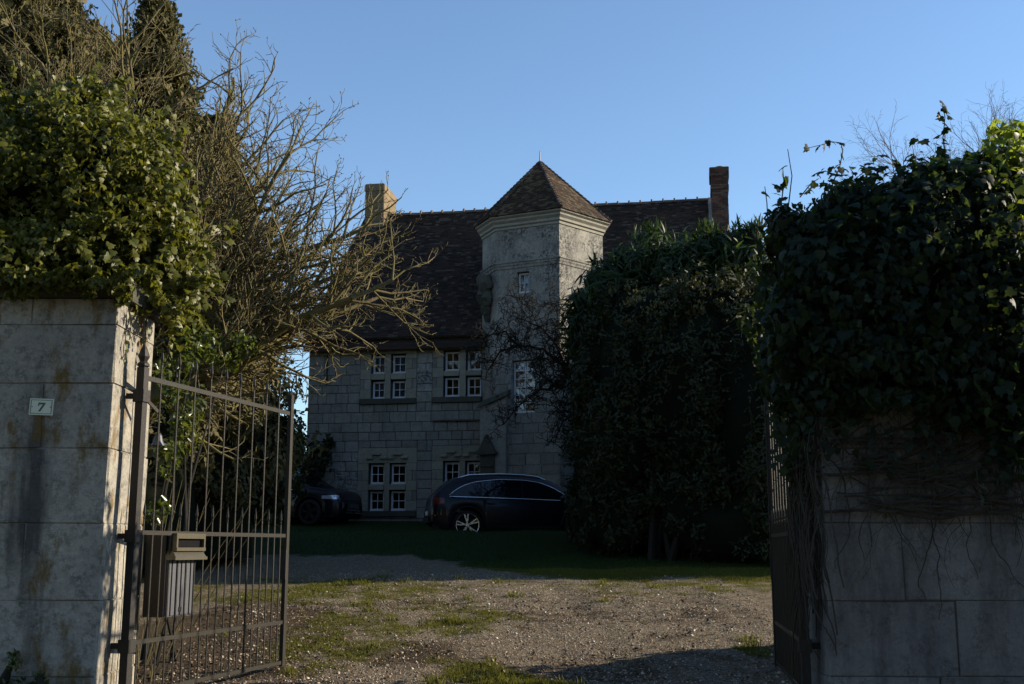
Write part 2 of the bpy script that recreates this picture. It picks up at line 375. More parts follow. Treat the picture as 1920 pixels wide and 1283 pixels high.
LONG = ([(0, 0, 0), (.07, .3, .02), (-.07, .3, .02), (.06, .65, -.04), (-.06, .65, -.04), (0, 1, -.18)], [(0, 1, 2), (1, 3, 2), (2, 3, 4), (3, 5, 4)])
SPRAY = ([(0, 0, 0), (.12, .35, .03), (.03, .5, 0), (.2, .8, .02), (0, 1, -.06), (-.2, .75, .02), (-.03, .5, 0), (-.13, .3, .03)], [(0, 1, 2), (2, 3, 4), (4, 5, 6), (6, 7, 0), (0, 2, 6), (2, 4, 6)])
STONE = ([(0.5, 0, 0), (0, .42, 0), (-.5, .05, 0), (0, -.4, 0), (.05, .02, .34), (0, 0, -.3)], [(0, 1, 4), (1, 2, 4), (2, 3, 4), (3, 0, 4), (1, 0, 5), (2, 1, 5), (3, 2, 5), (0, 3, 5)])

def blob_points(blobs, n, lumps=26, spread=.24, shell=.55):
    """leaf points clustered on and in a set of ellipsoids; returns points and outward normals"""
    w = np.array([b[1][0] * b[1][2] + b[1][0] * b[1][1] for b in blobs]); w = w / w.sum()
    P, N = [], []
    for (c, r), ww in zip(blobs, w):
        m = int(n * ww); c = np.array(c); r = np.array(r)
        nl = max(6, int(lumps * len(blobs) * ww))
        d = rng.normal(size=(nl, 3)); d /= np.linalg.norm(d, axis=1, keepdims=True)
        lc = d * rng.uniform(shell, 1.0, (nl, 1)); ls = rng.uniform(.6, 1.3, (nl, 1)) * spread
        k = rng.integers(0, nl, m); q = rng.normal(size=(m, 3)); q /= np.linalg.norm(q, axis=1, keepdims=True)
        u = lc[k] + q * ls[k] * rng.uniform(.35, 1, (m, 1)) ** .5
        P.append(c + u * r); N.append(q * .55 + u / np.maximum(.2, np.linalg.norm(u, axis=1, keepdims=True)) * .7)
    return np.concatenate(P), np.concatenate(N)
def leaf_mesh(name, P, N, size, tmpl, jitter=.5, droop=None):
    n = len(P); N = N + rng.normal(size=(n, 3)) * jitter
    X, Y, Z = frames(N, rng.uniform(0, 6.283, n))
    if droop is not None:   # tip direction hangs/rises along a given vector
        d = np.asarray(droop, float)[None, :] + rng.normal(size=(n, 3)) * .45; d -= Z * (d * Z).sum(1, keepdims=True); d /= np.linalg.norm(d, axis=1, keepdims=True) + 1e-9
        Y = d; X = np.cross(Y, Z)
    S = rng.uniform(size[0], size[1], n)
    V, F = scatter(P, X, Y, Z, S, *tmpl); return npmesh(name, V, F), (X, Y, Z, S)
def ico(c, r, sub=3, amp=.12, fr=1.4):
    import bmesh
    bm = bmesh.new(); bmesh.ops.create_icosphere(bm, subdivisions=sub, radius=1)
    vs = []; 
    for v in bm.verts:
        k = 1 + amp * mnoise.noise((v.co.x * fr + c[0], v.co.y * fr + c[1], v.co.z * fr + c[2])) * 2
        vs.append((c[0] + v.co.x * r[0] * k, c[1] + v.co.y * r[1] * k, c[2] + v.co.z * r[2] * k))
    bm.verts.index_update(); fs = [tuple(v.index for v in f.verts) for f in bm.faces]; bm.free(); return vs, fs

def tubes_mesh(name, segs, n=4):
    """segs: list of (p0,p1,r0,r1)"""
    A = np.array([s[0] for s in segs], float); B = np.array([s[1] for s in segs], float); r0 = np.array([s[2] for s in segs]); r1 = np.array([s[3] for s in segs])
    d = B - A; d /= np.linalg.norm(d, axis=1, keepdims=True) + 1e-9
    X, Y, Z = frames(d, np.zeros(len(d))); V = []
    for P, r in ((A, r0), (B, r1)):
        for k in range(n):
            a = 2 * math.pi * k / n; V.append(P + (X * math.cos(a) + Y * math.sin(a)) * r[:, None])
    V = np.stack(V, 1).reshape(-1, 3); b = (np.arange(len(A)) * 2 * n)[:, None, None]
    F = np.array([(k, (k + 1) % n, n + (k + 1) % n, n + k) for k in range(n)])[None] + b
    return npmesh(name, V, F.reshape(-1, 4))

def grow(p, d, L, r, level, cfg, segs, tips, rr):
    """recursive limb; segs[level] gets segments, tips the ends"""
    p = Vector(p); d = Vector(d).normalized(); c = cfg[level]
    n = max(3, int(L / c['seg'])); sl_ = L / n; 
    for i in range(n):
        t = (i + 1) / n
        w = Vector((rr.gauss(0, 1), rr.gauss(0, 1), rr.gauss(0, 1))) * c['wig']
        d = (d + w + Vector(c.get('bias', (0, 0, 0))) * (.12)).normalized()
        q = p + d * sl_
        ra = r * (1 - (1 - c['taper']) * (i / n)); rb = r * (1 - (1 - c['taper']) * t)
        segs[level].append((tuple(p), tuple(q), ra, rb)); p = q
        if level + 1 < len(cfg) and t > c.get('bare', .15):
            for _ in range(c['kids'] if isinstance(c['kids'], int) else (int(c['kids']) + (rr.random() < c['kids'] % 1))):
                ax = Vector((rr.gauss(0, 1), rr.gauss(0, 1), rr.gauss(0, 1)))
                ax = (ax - d * ax.dot(d)).normalized(); a = R(rr.uniform(*c['ang']))
                dd = d * math.cos(a) + ax * math.sin(a)
                grow(p, dd, L * rr.uniform(*c['len']) * (1.1 - .55 * t), max(cfg[0].get('rmin', .0055), rb * rr.uniform(.5, .75)), level + 1, cfg, segs, tips, rr)
    tips.append((tuple(p), tuple(d)))

# ------------------------------------------------------------------ unit stones (shared mesh data)
UNIT = {}
def unit_stone(mat, chamf=.04, jit=.012, variant=0):
    key = (mat, chamf, variant)
    if key in UNIT: return UNIT[key]
    import bmesh
    bm = bmesh.new(); bmesh.ops.create_cube(bm, size=1.0)
    bmesh.ops.bevel(bm, geom=list(bm.edges), offset=chamf, segments=1, affect='EDGES', profile=.5)
    r = random.Random(variant * 7 + 3)
    for v in bm.verts: v.co += Vector((r.uniform(-jit, jit), r.uniform(-jit, jit), r.uniform(-jit, jit)))
    me = bpy.data.meshes.new('stone'); bm.to_mesh(me); bm.free(); me.materials.append(M[mat]); UNIT[key] = me; return me
def put_stone(name, parent, c, size, mat, rz=0., chamf=.04, jit=.012):
    o = bpy.data.objects.new(name, unit_stone(mat, chamf, jit, rnd.randrange(4))); col.objects.link(o); o.parent = parent
    o.location = c; o.scale = size; o.rotation_euler = (0, 0, rz); return o

# ------------------------------------------------------------------ gate piers with their big ashlar blocks
PZ = [at(100, y, 9.0).z for y in (1270, 1127, 981, 841, 719, 609)]
def pier(name, x_in, sgn, mat, label):
    root = tag(empty(name, (x_in + sgn * .5, 9.475, 0)), label, 'gate pier', 'stone piers of the gateway')
    off = root.location
    def X(a): return x_in + sgn * a
    lo, hi = sorted((X(.012), X(3.4)))
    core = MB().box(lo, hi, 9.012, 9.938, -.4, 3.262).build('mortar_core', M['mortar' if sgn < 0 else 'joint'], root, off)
    zs = [-.4] + PZ + [3.265]
    joints = [[.85, 2.0], [1.0, 2.2], [.62, 1.7], [.93, 1.9], [.56, 1.6], [1.05, 2.1], [.7, 1.55]]
    for k in range(len(zs) - 1):
        js = [0] + joints[k] + [3.41]
        for a, b in zip(js, js[1:]):
            xa, xb = sorted((X(a), X(b))); g = .006
            c = ((xa + xb) / 2 - off[0], 0, (zs[k] + zs[k + 1]) / 2 - off[2])
            put_stone('stone_block', root, c, (xb - xa - g, .95 + rnd.uniform(-.008, .008), zs[k + 1] - zs[k] - g), mat, 0, .012, .009)
    lo, hi = sorted((X(-.07), X(3.5)))
    cap = MB()
    cap.box(lo + .04, hi, 8.95, 10.0, 3.27, 3.34); cap.box(lo, hi, 8.90, 10.05, 3.342, 3.43)
    cap.build('coping', M['mossy'], root, off)
    return root
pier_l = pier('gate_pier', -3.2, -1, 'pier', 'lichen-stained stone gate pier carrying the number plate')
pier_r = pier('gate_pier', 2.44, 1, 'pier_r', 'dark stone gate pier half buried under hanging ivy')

# ------------------------------------------------------------------ number plate
def number_plate():
    root = tag(empty('number_plate', (-3.765, 8.99, 2.31)), 'small cream enamel plate with a green number 7 on the pier', 'number plate')
    w, h = .19, .132
    t = R(-2); 
    MB().box(-w / 2, w / 2, -.006, .008, 0, h).build('plate', M['enamel'], root)
    b = MB(); e = .010; q = .004; y0, y1 = -.0085, -.006
    b.box(-w / 2 + e, w / 2 - e, y0, y1, e, e + q).box(-w / 2 + e, w / 2 - e, y0, y1, h - e - q, h - e).box(-w / 2 + e, -w / 2 + e + q, y0, y1, e + q, h - e - q).box(w / 2 - e - q, w / 2 - e, y0, y1, e + q, h - e - q)
    b.build('border_line', M['green_enamel'], root)
    # the figure 7, slanted with a serif
    P = [(-.026, .100), (.028, .100), (.028, .092), (.000, .030), (-.016, .030), (.010, .086), (-.018, .086), (-.022, .074), (-.029, .074)]
    P = [(x + (z - .065) * .12, z) for x, z in P]
    n = len(P); vs = [(x, -.009, z) for x, z in P] + [(x, -.006, z) for x, z in P]
    tri = [(0, 6, 8), (6, 7, 8), (0, 1, 5), (0, 5, 6), (1, 2, 5), (2, 4, 5), (2, 3, 4)]
    fs = [f for f in tri] + [(i, i + n, (i + 1) % n + n, (i + 1) % n) for i in range(n)]
    MB().add(vs, fs).build('figure_seven', M['green_enamel'], root)
    for sx in (-1, 1): MB().lathe([(0, -.0095), (.004, -.0095), (.005, -.006)], (sx * (w / 2 - .022), 0, h / 2), 'y', 10).build('screw', M['zinc'], root)
    root.rotation_euler = (0, R(2), 0)
number_plate()

# ------------------------------------------------------------------ iron gates
def spear(mb, x, y, z, s=1.0):
    mb.lathe([(.006, 0), (.011 * s, .008), (.011 * s, .018), (.006, .024), (.016 * s, .05), (.010 * s, .10), (.0006, .155)], (x, y, z), 'z', 6)
def gate(hinge, far, label):
    hx, hy = hinge; fx, fy = far; L = math.hypot(fx - hx, fy - hy); ang = math.atan2(fy - hy, fx - hx)
    root = tag(empty('iron_gate', (hx, hy, 0), ang), label, 'gate', 'leaves of the open iron gateway')
    m = M['iron_gate']
    p = MB(); p.box(-.035, .035, -.035, .035, 0.02, 2.74); p.lathe([(.035, 0), (.05, .012), (.05, .03), (.03, .05), (.048, .09), (.030, .15), (.001, .21)], (0, 0, 2.74), 'z', 8)
    p.build('hinge_post', M['iron'], root)
    s = MB(); s.box(L - .03, L + .03, -.02, .02, .08, 2.86); s.lathe([(.03, 0), (.016, .03), (.002, .07)], (L, 0, 2.86), 'z', 4); s.build('end_stile', m, root)
    for z, h in ((2.66, .04), (1.39, .036), (.52, .036), (.12, .036)):
        MB().bar((.035, 0, z), (L - .03, 0, z), .018, h).build('rail', m, root)
    MB().bar((.03, 0, 2.50), (.25, 0, 2.40), .012, .03).build('brace', m, root)
    tb = MB(); tb.tube([(0, 0, .10), (0, 0, 2.80)], .0095, 6); spear(tb, 0, 0, 2.80)
    sb = MB(); sb.tube([(0, 0, .10), (0, 0, 1.50)], .0085, 6); spear(sb, 0, 0, 1.50, .8)
    t0 = tb.build('bar', m, root); s0 = sb.build('dog_bar', m, root); n = 9
    for i in range(n):
        o = t0 if i == 0 else t0.copy()
        if i: col.objects.link(o)
        o.location = (L * (i + 1) / (n + 1), 0, 0)
    for i in range(n + 1):
        o = s0 if i == 0 else s0.copy()
        if i: col.objects.link(o)
        o.location = (L * (i + .5) / (n + 1), 0, 0)
    for z in (2.50, 1.36, .50):      # collars that hold the post to the pier
        b = MB(); dx = Vector((-math.cos(ang) * 0 + 0, 0, 0))
        side = -1 if hx > 0 else 1
        b.box(-.05, .05, -.05, .05, z - .05, z + .05)
        # arm towards the pier in the leaf's own axes
        w = Vector((-1 if hx < 0 else 1, 0, 0)); wl = Vector((w.x * math.cos(-ang), w.x * math.sin(-ang), 0))
        b.bar((wl * .04) + Vector((0, 0, z)), wl * .125 + Vector((0, 0, z)), .03, .045)
        b.build('hinge_collar', M['iron'], root)
    bolt = MB().box(L - .055, L - .03, -.03, .03, .95, 1.25).build('lock_case', M['iron'], root)
    return root
gate((-3.06, 9.27), (-2.34, 11.9), 'open iron gate leaf with the mailbox hanging on it')
gate((2.33, 9.28), (2.70, 11.93), 'open iron gate leaf overhung by ivy at the dark pier')

def mailbox():
    d = Vector((.264, .964, 0)); base = Vector((-3.06, 9.27, 0)) + d * .53; ang = math.atan2(d.y, d.x)
    root = tag(empty('mailbox', (base.x, base.y, .69), ang), 'ribbed grey metal mailbox hung behind the iron bars', 'mailbox')
    MB().box(0, .45, .03, .22, 0, .68).build('casing', M['iron'], root)        # +y local is away from the drive
    f = MB().box(.0, .45, .018, .028, 0, .52).build('front_panel', M['box_metal'], root)
    for k in range(6):
        x = .01 + k * .074; MB().box(x, x + .052, .004, .018, .01, .51 if k != 3 else .51).build('rib', M['box_metal'], f)
    MB().box(.20, .245, -.001, .004, .035, .075).build('keyhole_plate', M['black'], root)
    s = MB(); s.box(.03, .50, -.055, .03, .655, .70).box(.03, .055, -.055, .03, .58, .655).box(.475, .50, -.055, .03, .58, .655).box(.03, .50, -.06, .03, .55, .58)
    s.hexa([(.0, -.07, .50), (.50, -.07, .50), (.50, .03, .50), (.0, .03, .50), (.02, -.03, .55), (.49, -.03, .55), (.49, .03, .55), (.02, .03, .55)])
    s.box(-.01, .51, -.075, .02, .475, .50)
    s.build('slot_housing', M['brass'], root)
    MB().box(.056, .474, -.02, .02, .585, .65).build('slot', M['dark'], root)
mailbox()
def bell():
    c = at(297, 822, 10.06)
    root = tag(empty('gate_bell', (c.x, c.y, c.z)), 'small grey bell on a bracket behind the stained pier', 'bell')
    MB().lathe([(.062, -.065), (.060, -.058), (.040, -.02), (.032, .02), (.018, .045), (.0, .05)], (0, 0, 0), 'z', 16).build('bell_cup', M['zinc'], root, smooth=True)
    MB().tube([(0, 0, .05), (0, 0, .09), (-.06, -.02, .10), (-.10, -.09, .08)], .008, 6).build('bracket', M['iron'], root)
bell()

# ------------------------------------------------------------------ the house
HA = R(-9.5)
house = tag(empty('manor_house', (-6.258, 34.455, 2.05), HA), 'old stone manor with steep tiled roof and polygonal stair tower', 'house')
EAVE, RIDGE_Y, RIDGE_Z, WU = 5.6, 6.0, 11.27, 12.4

def panel(mb, u0, u1, z0, z1, holes, th=.45, T=lambda u, y, z: (u, y, z)):
    us = sorted({u0, u1, *[h[i] for h in holes for i in (0, 1) if u0 < h[i] < u1]}); zs = sorted({z0, z1, *[h[i] for h in holes for i in (2, 3)]})
    for a, b in zip(us, us[1:]):
        for c, d in zip(zs, zs[1:]):
            if any(h[0] - 1e-6 <= a and b <= h[1] + 1e-6 and h[2] - 1e-6 <= c and d <= h[3] + 1e-6 for h in holes): continue
            mb.hexa([T(a, 0, c), T(b, 0, c), T(b, th, c), T(a, th, c), T(a, 0, d), T(b, 0, d), T(b, th, d), T(a, th, d)])
GROUPS = [(1.99, 2.42, 2.61, 3.08, 5.03, 4.43, 4.24, 3.66, True), (4.25, 4.74, 4.94, 5.41, 5.10, 4.46, 4.30, 3.67, False),
          (1.98, 2.46, 2.63, 3.13, 1.71, 1.08, .91, .29, False), (4.27, 4.76, 4.94, 5.41, 1.75, 1.13, .93, .30, False)]
holes = []
for a, b, c, d, t1, t0, b1, b0, _ in GROUPS:
    for (x0, x1) in ((a, b), (c, d)):
        for (z1, z0) in ((t1, t0), (b1, b0)): holes.append((x0, x1, z0, z1))
w = MB(); panel(w, 0, WU, -.7, EAVE, holes, .45)
front = w.build('front_wall', M['joint'], house)

surr = []   # zones kept free of plain ashlar
def dressed(u0, u1, z0, z1, y0=-.035, y1=.12, mat='dressed', name='dressed_stone', cham=.02):
    return put_stone(name, front, ((u0 + u1) / 2, (y0 + y1) / 2, (z0 + z1) / 2), (u1 - u0 - .008, y1 - y0, z1 - z0 - .008), mat, 0, cham, .004)
def casement(parent, u0, u1, z0, z1, y=.16, nx=2, nz=2, curtain=False, loc=(0, 0, 0), rz=0., fw=.055, gb=.022):
    f = MB()
    f.box(u0, u1, y, y + .06, z0, z0 + fw * 1.25).box(u0, u1, y, y + .06, z1 - fw, z1).box(u0, u0 + fw, y, y + .06, z0 + fw * 1.25, z1 - fw).box(u1 - fw, u1, y, y + .06, z0 + fw * 1.25, z1 - fw)
    f.box(u0 - .0, u1 + .0, y - .035, y - .001, z0, z0 + fw * .8)
    wd = f.build('window', M['white'], parent); wd.location = loc; wd.rotation_euler = (0, 0, rz)
    a0, a1, c0, c1 = u0 + fw, u1 - fw, z0 + fw * 1.25, z1 - fw
    g = MB()
    for i in range(1, nx):
        x = a0 + (a1 - a0) * i / nx; g.box(x - gb / 2, x + gb / 2, y + .008, y + .05, c0, c1)
    for j in range(1, nz):
        z = c0 + (c1 - c0) * j / nz
        for i in range(nx):
            xa = a0 + (a1 - a0) * i / nx + (gb / 2 if i else 0); xb = a0 + (a1 - a0) * (i + 1) / nx - (gb / 2 if i < nx - 1 else 0)
            g.box(xa, xb, y + .01, y + .048, z - gb / 2, z + gb / 2)
    g.build('glazing_bars', M['white'], wd)
    for i in range(nx):
        for j in range(nz):
            xa, xb = a0 + (a1 - a0) * i / nx, a0 + (a1 - a0) * (i + 1) / nx; za, zb = c0 + (c1 - c0) * j / nz, c0 + (c1 - c0) * (j + 1) / nz
            tl = rnd.uniform(-.004, .004); 
            MB().hexa([(xa, y + .026 + tl, za), (xb, y + .026, za), (xb, y + .030, za), (xa, y + .030 + tl, za), (xa, y + .026 + tl, zb), (xb, y + .026 - tl, zb), (xb, y + .030 - tl, zb), (xa, y + .030 + tl, zb)]).build('pane', M['glass'], wd)
    if curtain:
        cb = MB(); n = 14
        vs = []
        for i in range(n + 1):
            t = i / n; vs += [(a0 + (a1 - a0) * t, y + .09 + .012 * math.sin(t * 30), c0), (a0 + (a1 - a0) * t, y + .09 + .012 * math.sin(t * 30 + .6), c1)]
        cb.add(vs, [(2 * i, 2 * i + 2, 2 * i + 3, 2 * i + 1) for i in range(n)]); cb.build('curtain', M['curtain'], wd)
    return wd
for gi, (a, b, c, d, t1, t0, b1, b0, cur) in enumerate(GROUPS):
    L = d < 5.3; rr_ = d + (.24 if L else .0)
    # mullion and transoms
    dressed(b, c, b0, t1, -.02, .12)
    for (x0, x1) in ((a, b), (c, d)): dressed(x0 + .004, x1 - .004, b1, t0, -.045, .14)
    # jambs in alternating blocks
    z = b0; k = 0; R1 = min(d + .34, 5.42)
    while z < t1 - .02:
        h = min(.30, t1 - z); wj = .20 if k % 2 else .34
        if t1 - z - h < .1: h = t1 - z
        dressed(a - wj, a - .002, z, z + h)
        if wj < .3: dressed(a - .34, a - wj, z, z + h, -.02, .12, 'ashlar')
        if L:
            dressed(d + .002, d + wj, z, z + h)
            if wj < .3: dressed(d + wj, d + .34, z, z + h, -.02, .12, 'ashlar')
        z += h; k += 1
    # lintel stones with the stepped hood carving
    dressed(a - .34, (b + c) / 2, t1, t1 + .46, -.03, .12); dressed((b + c) / 2, R1, t1, t1 + .46, -.03, .12)
    surr.append((a - .34, R1, b0 - .17, t1 + .46))
    for x0, x1 in ((a, b), (c, d)):
        m_ = (x0 + x1) / 2; q = (x1 - x0)
        for s0, s1, zz in ((m_ - q * .30, m_ + q * .30, t1 + .27), (m_ - q * .62, m_ - q * .22, t1 + .155), (m_ + q * .22, min(m_ + q * .62, 5.42), t1 + .155)):
            put_stone('hood_mould', front, ((s0 + s1) / 2, -.065, zz), (s1 - s0, .11, .07), 'dressed', 0, .12, .01)
            
    dressed(a - .34, R1, b0 - .17, b0 - .002, -.10, .14, 'mossy', 'window_sill')
    for (x0, x1) in ((a, b), (c, d)):
        for (z1, z0) in ((t1, t0), (b1, b0)): casement(house, x0 + .03, x1 - .005, z0 + .005, z1 - .035, .13, curtain=cur)
# plain coursed ashlar
z = -.55
cid = 0
while z < EAVE - .18:
    h = rnd.uniform(.24, .33)
    if z + h > EAVE - .30: h = EAVE - .17 - z
    free = [(0.0, 5.42, z, z + h)]
    for (a, b, c, d) in surr:
        if c < z + h and d > z:
            nf = []
            for f0, f1, za, zb in free:
                if b <= f0 + .01 or a >= f1 - .01: nf.append((f0, f1, za, zb)); continue
                if a > f0 + .05: nf.append((f0, a, za, zb))
                if b < f1 - .05: nf.append((b, f1, za, zb))
                if zb - d > .05: nf.append((max(a, f0), min(b, f1), max(d, za), zb))
                if c - za > .05: nf.append((max(a, f0), min(b, f1), za, min(c, zb)))
            free = nf
    for f0, f1, za, zb in free:
        x = f0
        while x < f1 - .01:
            l = rnd.uniform(.28, .52)
            if f1 - x - l < .16: l = f1 - x
            rough = (3.1 < x < 3.9 and 3.6 < z < 4.9) or (x < 1.6 and z < 1.9 and rnd.random() < .7)
            put_stone('stone', front, (x + l / 2, .045 + rnd.uniform(-.008, .008), (za + zb) / 2), (l - .020, .13, zb - za - .020), 'tower' if rough else 'ashlar', 0, .035, .02 if rough else .012)
            x += l
    z += h; cid += 1
for k in range(9):
    put_stone('eave_stone', front, (.3 + k * .6, .02, EAVE - .09), (.59, .20, .15), 'dressed', 0, .05, .01)
put_stone('broken_ledge', front, (4.66, -.03, 2.95), (1.5, .12, .06), 'mossy', 0, .2, .03)
MB().bar((.60, -.05, 5.05), (.60, -.05, 4.12), .05, .035).build('wall_tie', M['iron'], house)

# side and back walls
g = MB()
DEP = 12.0
prof = [(0, -.7), (DEP, -.7), (DEP, EAVE - .1), (RIDGE_Y, RIDGE_Z - .25), (.0, EAVE - .1)]
for u0, u1 in ((-.0, .45), (WU - .45, WU)):
    y_in = .452
    P = [(y_in, -.7), (DEP, -.7), (DEP, EAVE - .1), (RIDGE_Y, RIDGE_Z - .25), (y_in, EAVE + .32)]
    n = len(P); vs = [(u0, y, z) for y, z in P] + [(u1, y, z) for y, z in P]
    g.add(vs, [tuple(range(n)), tuple(range(2 * n - 1, n - 1, -1))] + [(i, i + n, (i + 1) % n + n, (i + 1) % n) for i in range(n)])
g.box(.451, WU - .451, DEP - .45, DEP, -.7, EAVE - .1)
g.build('gable_and_rear_wall', M['ashlar'], house)
fl = MB()
for z_ in (-.2, 2.55, 5.35): fl.box(.46, WU - .46, .46, DEP - .46, z_, z_ + .1)
fl.build('floors', M['dark'], house)

# main roof: board slabs and real tiles
def sag(u): return -.11 * math.sin(math.pi * u / WU) + .03 * math.sin(u * 1.7 + 1)
def tiles_plane(o, a, b, La, Lb, ex=.11, wd=.165, clip=None, sagf=None):
    """rows of tiles on a plane; o origin at eave, a along, b up the slope"""
    o, a, b = (np.array(v, float) for v in (o, a, b)); n = np.cross(a, b)
    V, F = [], []; rows = int(Lb / ex)
    for i in range(rows + 1):
        s = i * ex + .0
        l0, l1 = (0, La) if clip is None else clip(s)
        if l1 - l0 < .05: continue
        x = l0 - rnd.random() * wd * (1 if clip is None else 0)
        while x < l1 - .02:
            w_ = wd * rnd.uniform(.9, 1.08); x0, x1 = max(x, l0), min(x + w_, l1)
            if x1 - x0 > .02:
                g_ = .004; lift = .030 + rnd.uniform(-.004, .008); lo = s - rnd.uniform(0, .012); sg = sagf((x0 + x1) / 2) * math.sin(math.pi * min(1, s / Lb)) if sagf else 0
                k = len(V); tl = rnd.uniform(-.004, .004)
                for (xx, ss, hh) in ((x0 + g_, lo, lift + tl), (x1 - g_, lo, lift - tl), (x1 - g_, s + ex * 1.15, .012), (x0 + g_, s + ex * 1.15, .012), (x0 + g_, lo, lift - .016 + tl), (x1 - g_, lo, lift - .016 - tl)):
                    V.append(o + a * xx + b * ss + n * (hh + sg))
                F += [(k, k + 1, k + 2, k + 3), (k + 4, k + 5, k + 1, k)]
            x += w_
    return V, F
ey, ez = -.30, EAVE - .12
sl_v = Vector((0, RIDGE_Y - ey, RIDGE_Z - ez)); SL = sl_v.length; sb_ = sl_v.normalized()
r = MB(); th = .36
r.hexa([(-.1, ey, ez - th), (WU + .02, ey, ez - th), (WU + .02, RIDGE_Y, RIDGE_Z - th), (-.1, RIDGE_Y, RIDGE_Z - th), (-.1, ey, ez - .20), (WU + .02, ey, ez - .20), (WU + .02, RIDGE_Y, RIDGE_Z - .16), (-.1, RIDGE_Y, RIDGE_Z - .16)])
r.hexa([(-.1, RIDGE_Y + .002, RIDGE_Z - th), (WU + .02, RIDGE_Y + .002, RIDGE_Z - th), (WU + .02, DEP + .3, ez - th), (-.1, DEP + .3, ez - th), (-.1, RIDGE_Y + .002, RIDGE_Z), (WU + .02, RIDGE_Y + .002, RIDGE_Z), (WU + .02, DEP + .3, ez), (-.1, DEP + .3, ez)])
roof = r.build('roof', M['tile'], house)
V, F = tiles_plane((-.1, ey, ez), (1, 0, 0), tuple(sb_), WU + .12, SL, sagf=sag)
tag(link('roof_tile', npmesh('roof_tile', np.array(V), np.array(F)), roof, M['tile']), kind='stuff')
rt = MB(); nseg = 7
for xx, ra in ((0, .20), (.05, .20), (.06, .13), (.42, .12)):
    for k in range(nseg): 
        a_ = math.pi * k / (nseg - 1) * 1.1 - .157; rt.v.append((xx, -math.cos(a_) * ra * 1.05, math.sin(a_) * ra * .85))
rt.f = [(i * nseg + k, i * nseg + k + 1, (i + 1) * nseg + k + 1, (i + 1) * nseg + k) for i in range(3) for k in range(nseg - 1)]
r0 = None
for k in range(29):
    u_ = .75 + k * .40
    if r0 is None: r0 = rt.build('ridge_tile', M['ridge'], roof); o = r0
    else: o = r0.copy(); col.objects.link(o)
    o.location = (u_, RIDGE_Y, RIDGE_Z - .03 + sag(u_) * .15 + rnd.uniform(-.012, .012)); o.rotation_euler = (0, rnd.uniform(-.02, .02), 0)
MB().hexa([(WU - .05, ey + .1, ez + .02), (WU + .06, ey + .1, ez + .02), (WU + .06, RIDGE_Y, RIDGE_Z + .02), (WU - .05, RIDGE_Y, RIDGE_Z + .02), (WU - .05, ey + .1, ez + .10), (WU + .06, ey + .1, ez + .10), (WU + .06, RIDGE_Y, RIDGE_Z + .10), (WU - .05, RIDGE_Y, RIDGE_Z + .10)]).build('verge_fillet', M['cornice'], roof)
MB().hexa([(-.16, ey, ez - .16), (-.105, ey, ez - .16), (-.105, RIDGE_Y, RIDGE_Z - .16), (-.16, RIDGE_Y, RIDGE_Z - .16), (-.16, ey, ez + .04), (-.105, ey, ez + .04), (-.105, RIDGE_Y, RIDGE_Z + .04), (-.16, RIDGE_Y, RIDGE_Z + .04)]).build('verge_board', M['mossy'], roof)

# chimneys
def brick_stack(mb, u0, u1, y0, y1, z0, z1, bh, bl, j=.006):
    z = z0; k = 0
    while z < z1 - bh * .5:
        for side in range(4):
            p0, p1 = [((u0, y0), (u1, y0)), ((u1, y0), (u1, y1)), ((u1, y1), (u0, y1)), ((u0, y1), (u0, y0))][side]
            L = math.hypot(p1[0] - p0[0], p1[1] - p0[1]); d = ((p1[0] - p0[0]) / L, (p1[1] - p0[1]) / L); nn = (d[1], -d[0])
            x = -bl * (.5 if k % 2 else 0)
            while x < L - .01:
                a, b = max(0, x) + .004, min(L, x + bl) - .004
                if b - a > .02:
                    pr = rnd.uniform(0, j)
                    q = [(p0[0] + d[0] * t + nn[0] * e, p0[1] + d[1] * t + nn[1] * e) for t, e in ((a, .012 + pr), (b, .012 + pr), (b, -.03), (a, -.03))]
                    mb.hexa([(X, Y, z + .005) for X, Y in q] + [(X, Y, z + bh - .004) for X, Y in q])
                x += bl
        z += bh; k += 1
def chimney(u0, u1, y0, y1, z0, z1, mat, core, bh, bl, bands, kind):
    c = MB().box(u0, u1, y0, y1, z0, z1).build('chimney', M[core], house)
    b = MB(); brick_stack(b, u0, u1, y0, y1, z0, z1 - .02, bh, bl)
    tag(b.build(kind, M[mat], c), kind='stuff')
    for za, zb, e in bands:
        b = MB(); b.box(u0 - e, u1 + e, y0 - e, y1 + e, za, zb); b.build('band', M[core], c)
        b2 = MB(); brick_stack(b2, u0 - e, u1 + e, y0 - e, y1 + e, za, zb, bh, bl); tag(b2.build(kind, M[mat], c), kind='stuff')
    return c
chimney(.04, .72, 5.3, 6.95, 9.9, 12.25, 'chimney', 'mortar', .24, .42, [(12.02, 12.26, .02)], 'chimney_stones')
cr_ = chimney(WU + .07, WU + .60, 4.7, 5.65, -.6, 12.0, 'brick', 'mortar', .072, .21, [(11.72, 12.02, .05), (11.25, 11.40, .03)], 'brickwork')
pt = MB().lathe([(.13, 0), (.125, .10), (.15, .12), (.15, .15), (.11, .15)], (WU + .36, 5.15, 12.02), 'z', 14).build('chimney_pot', M['brick'], cr_)

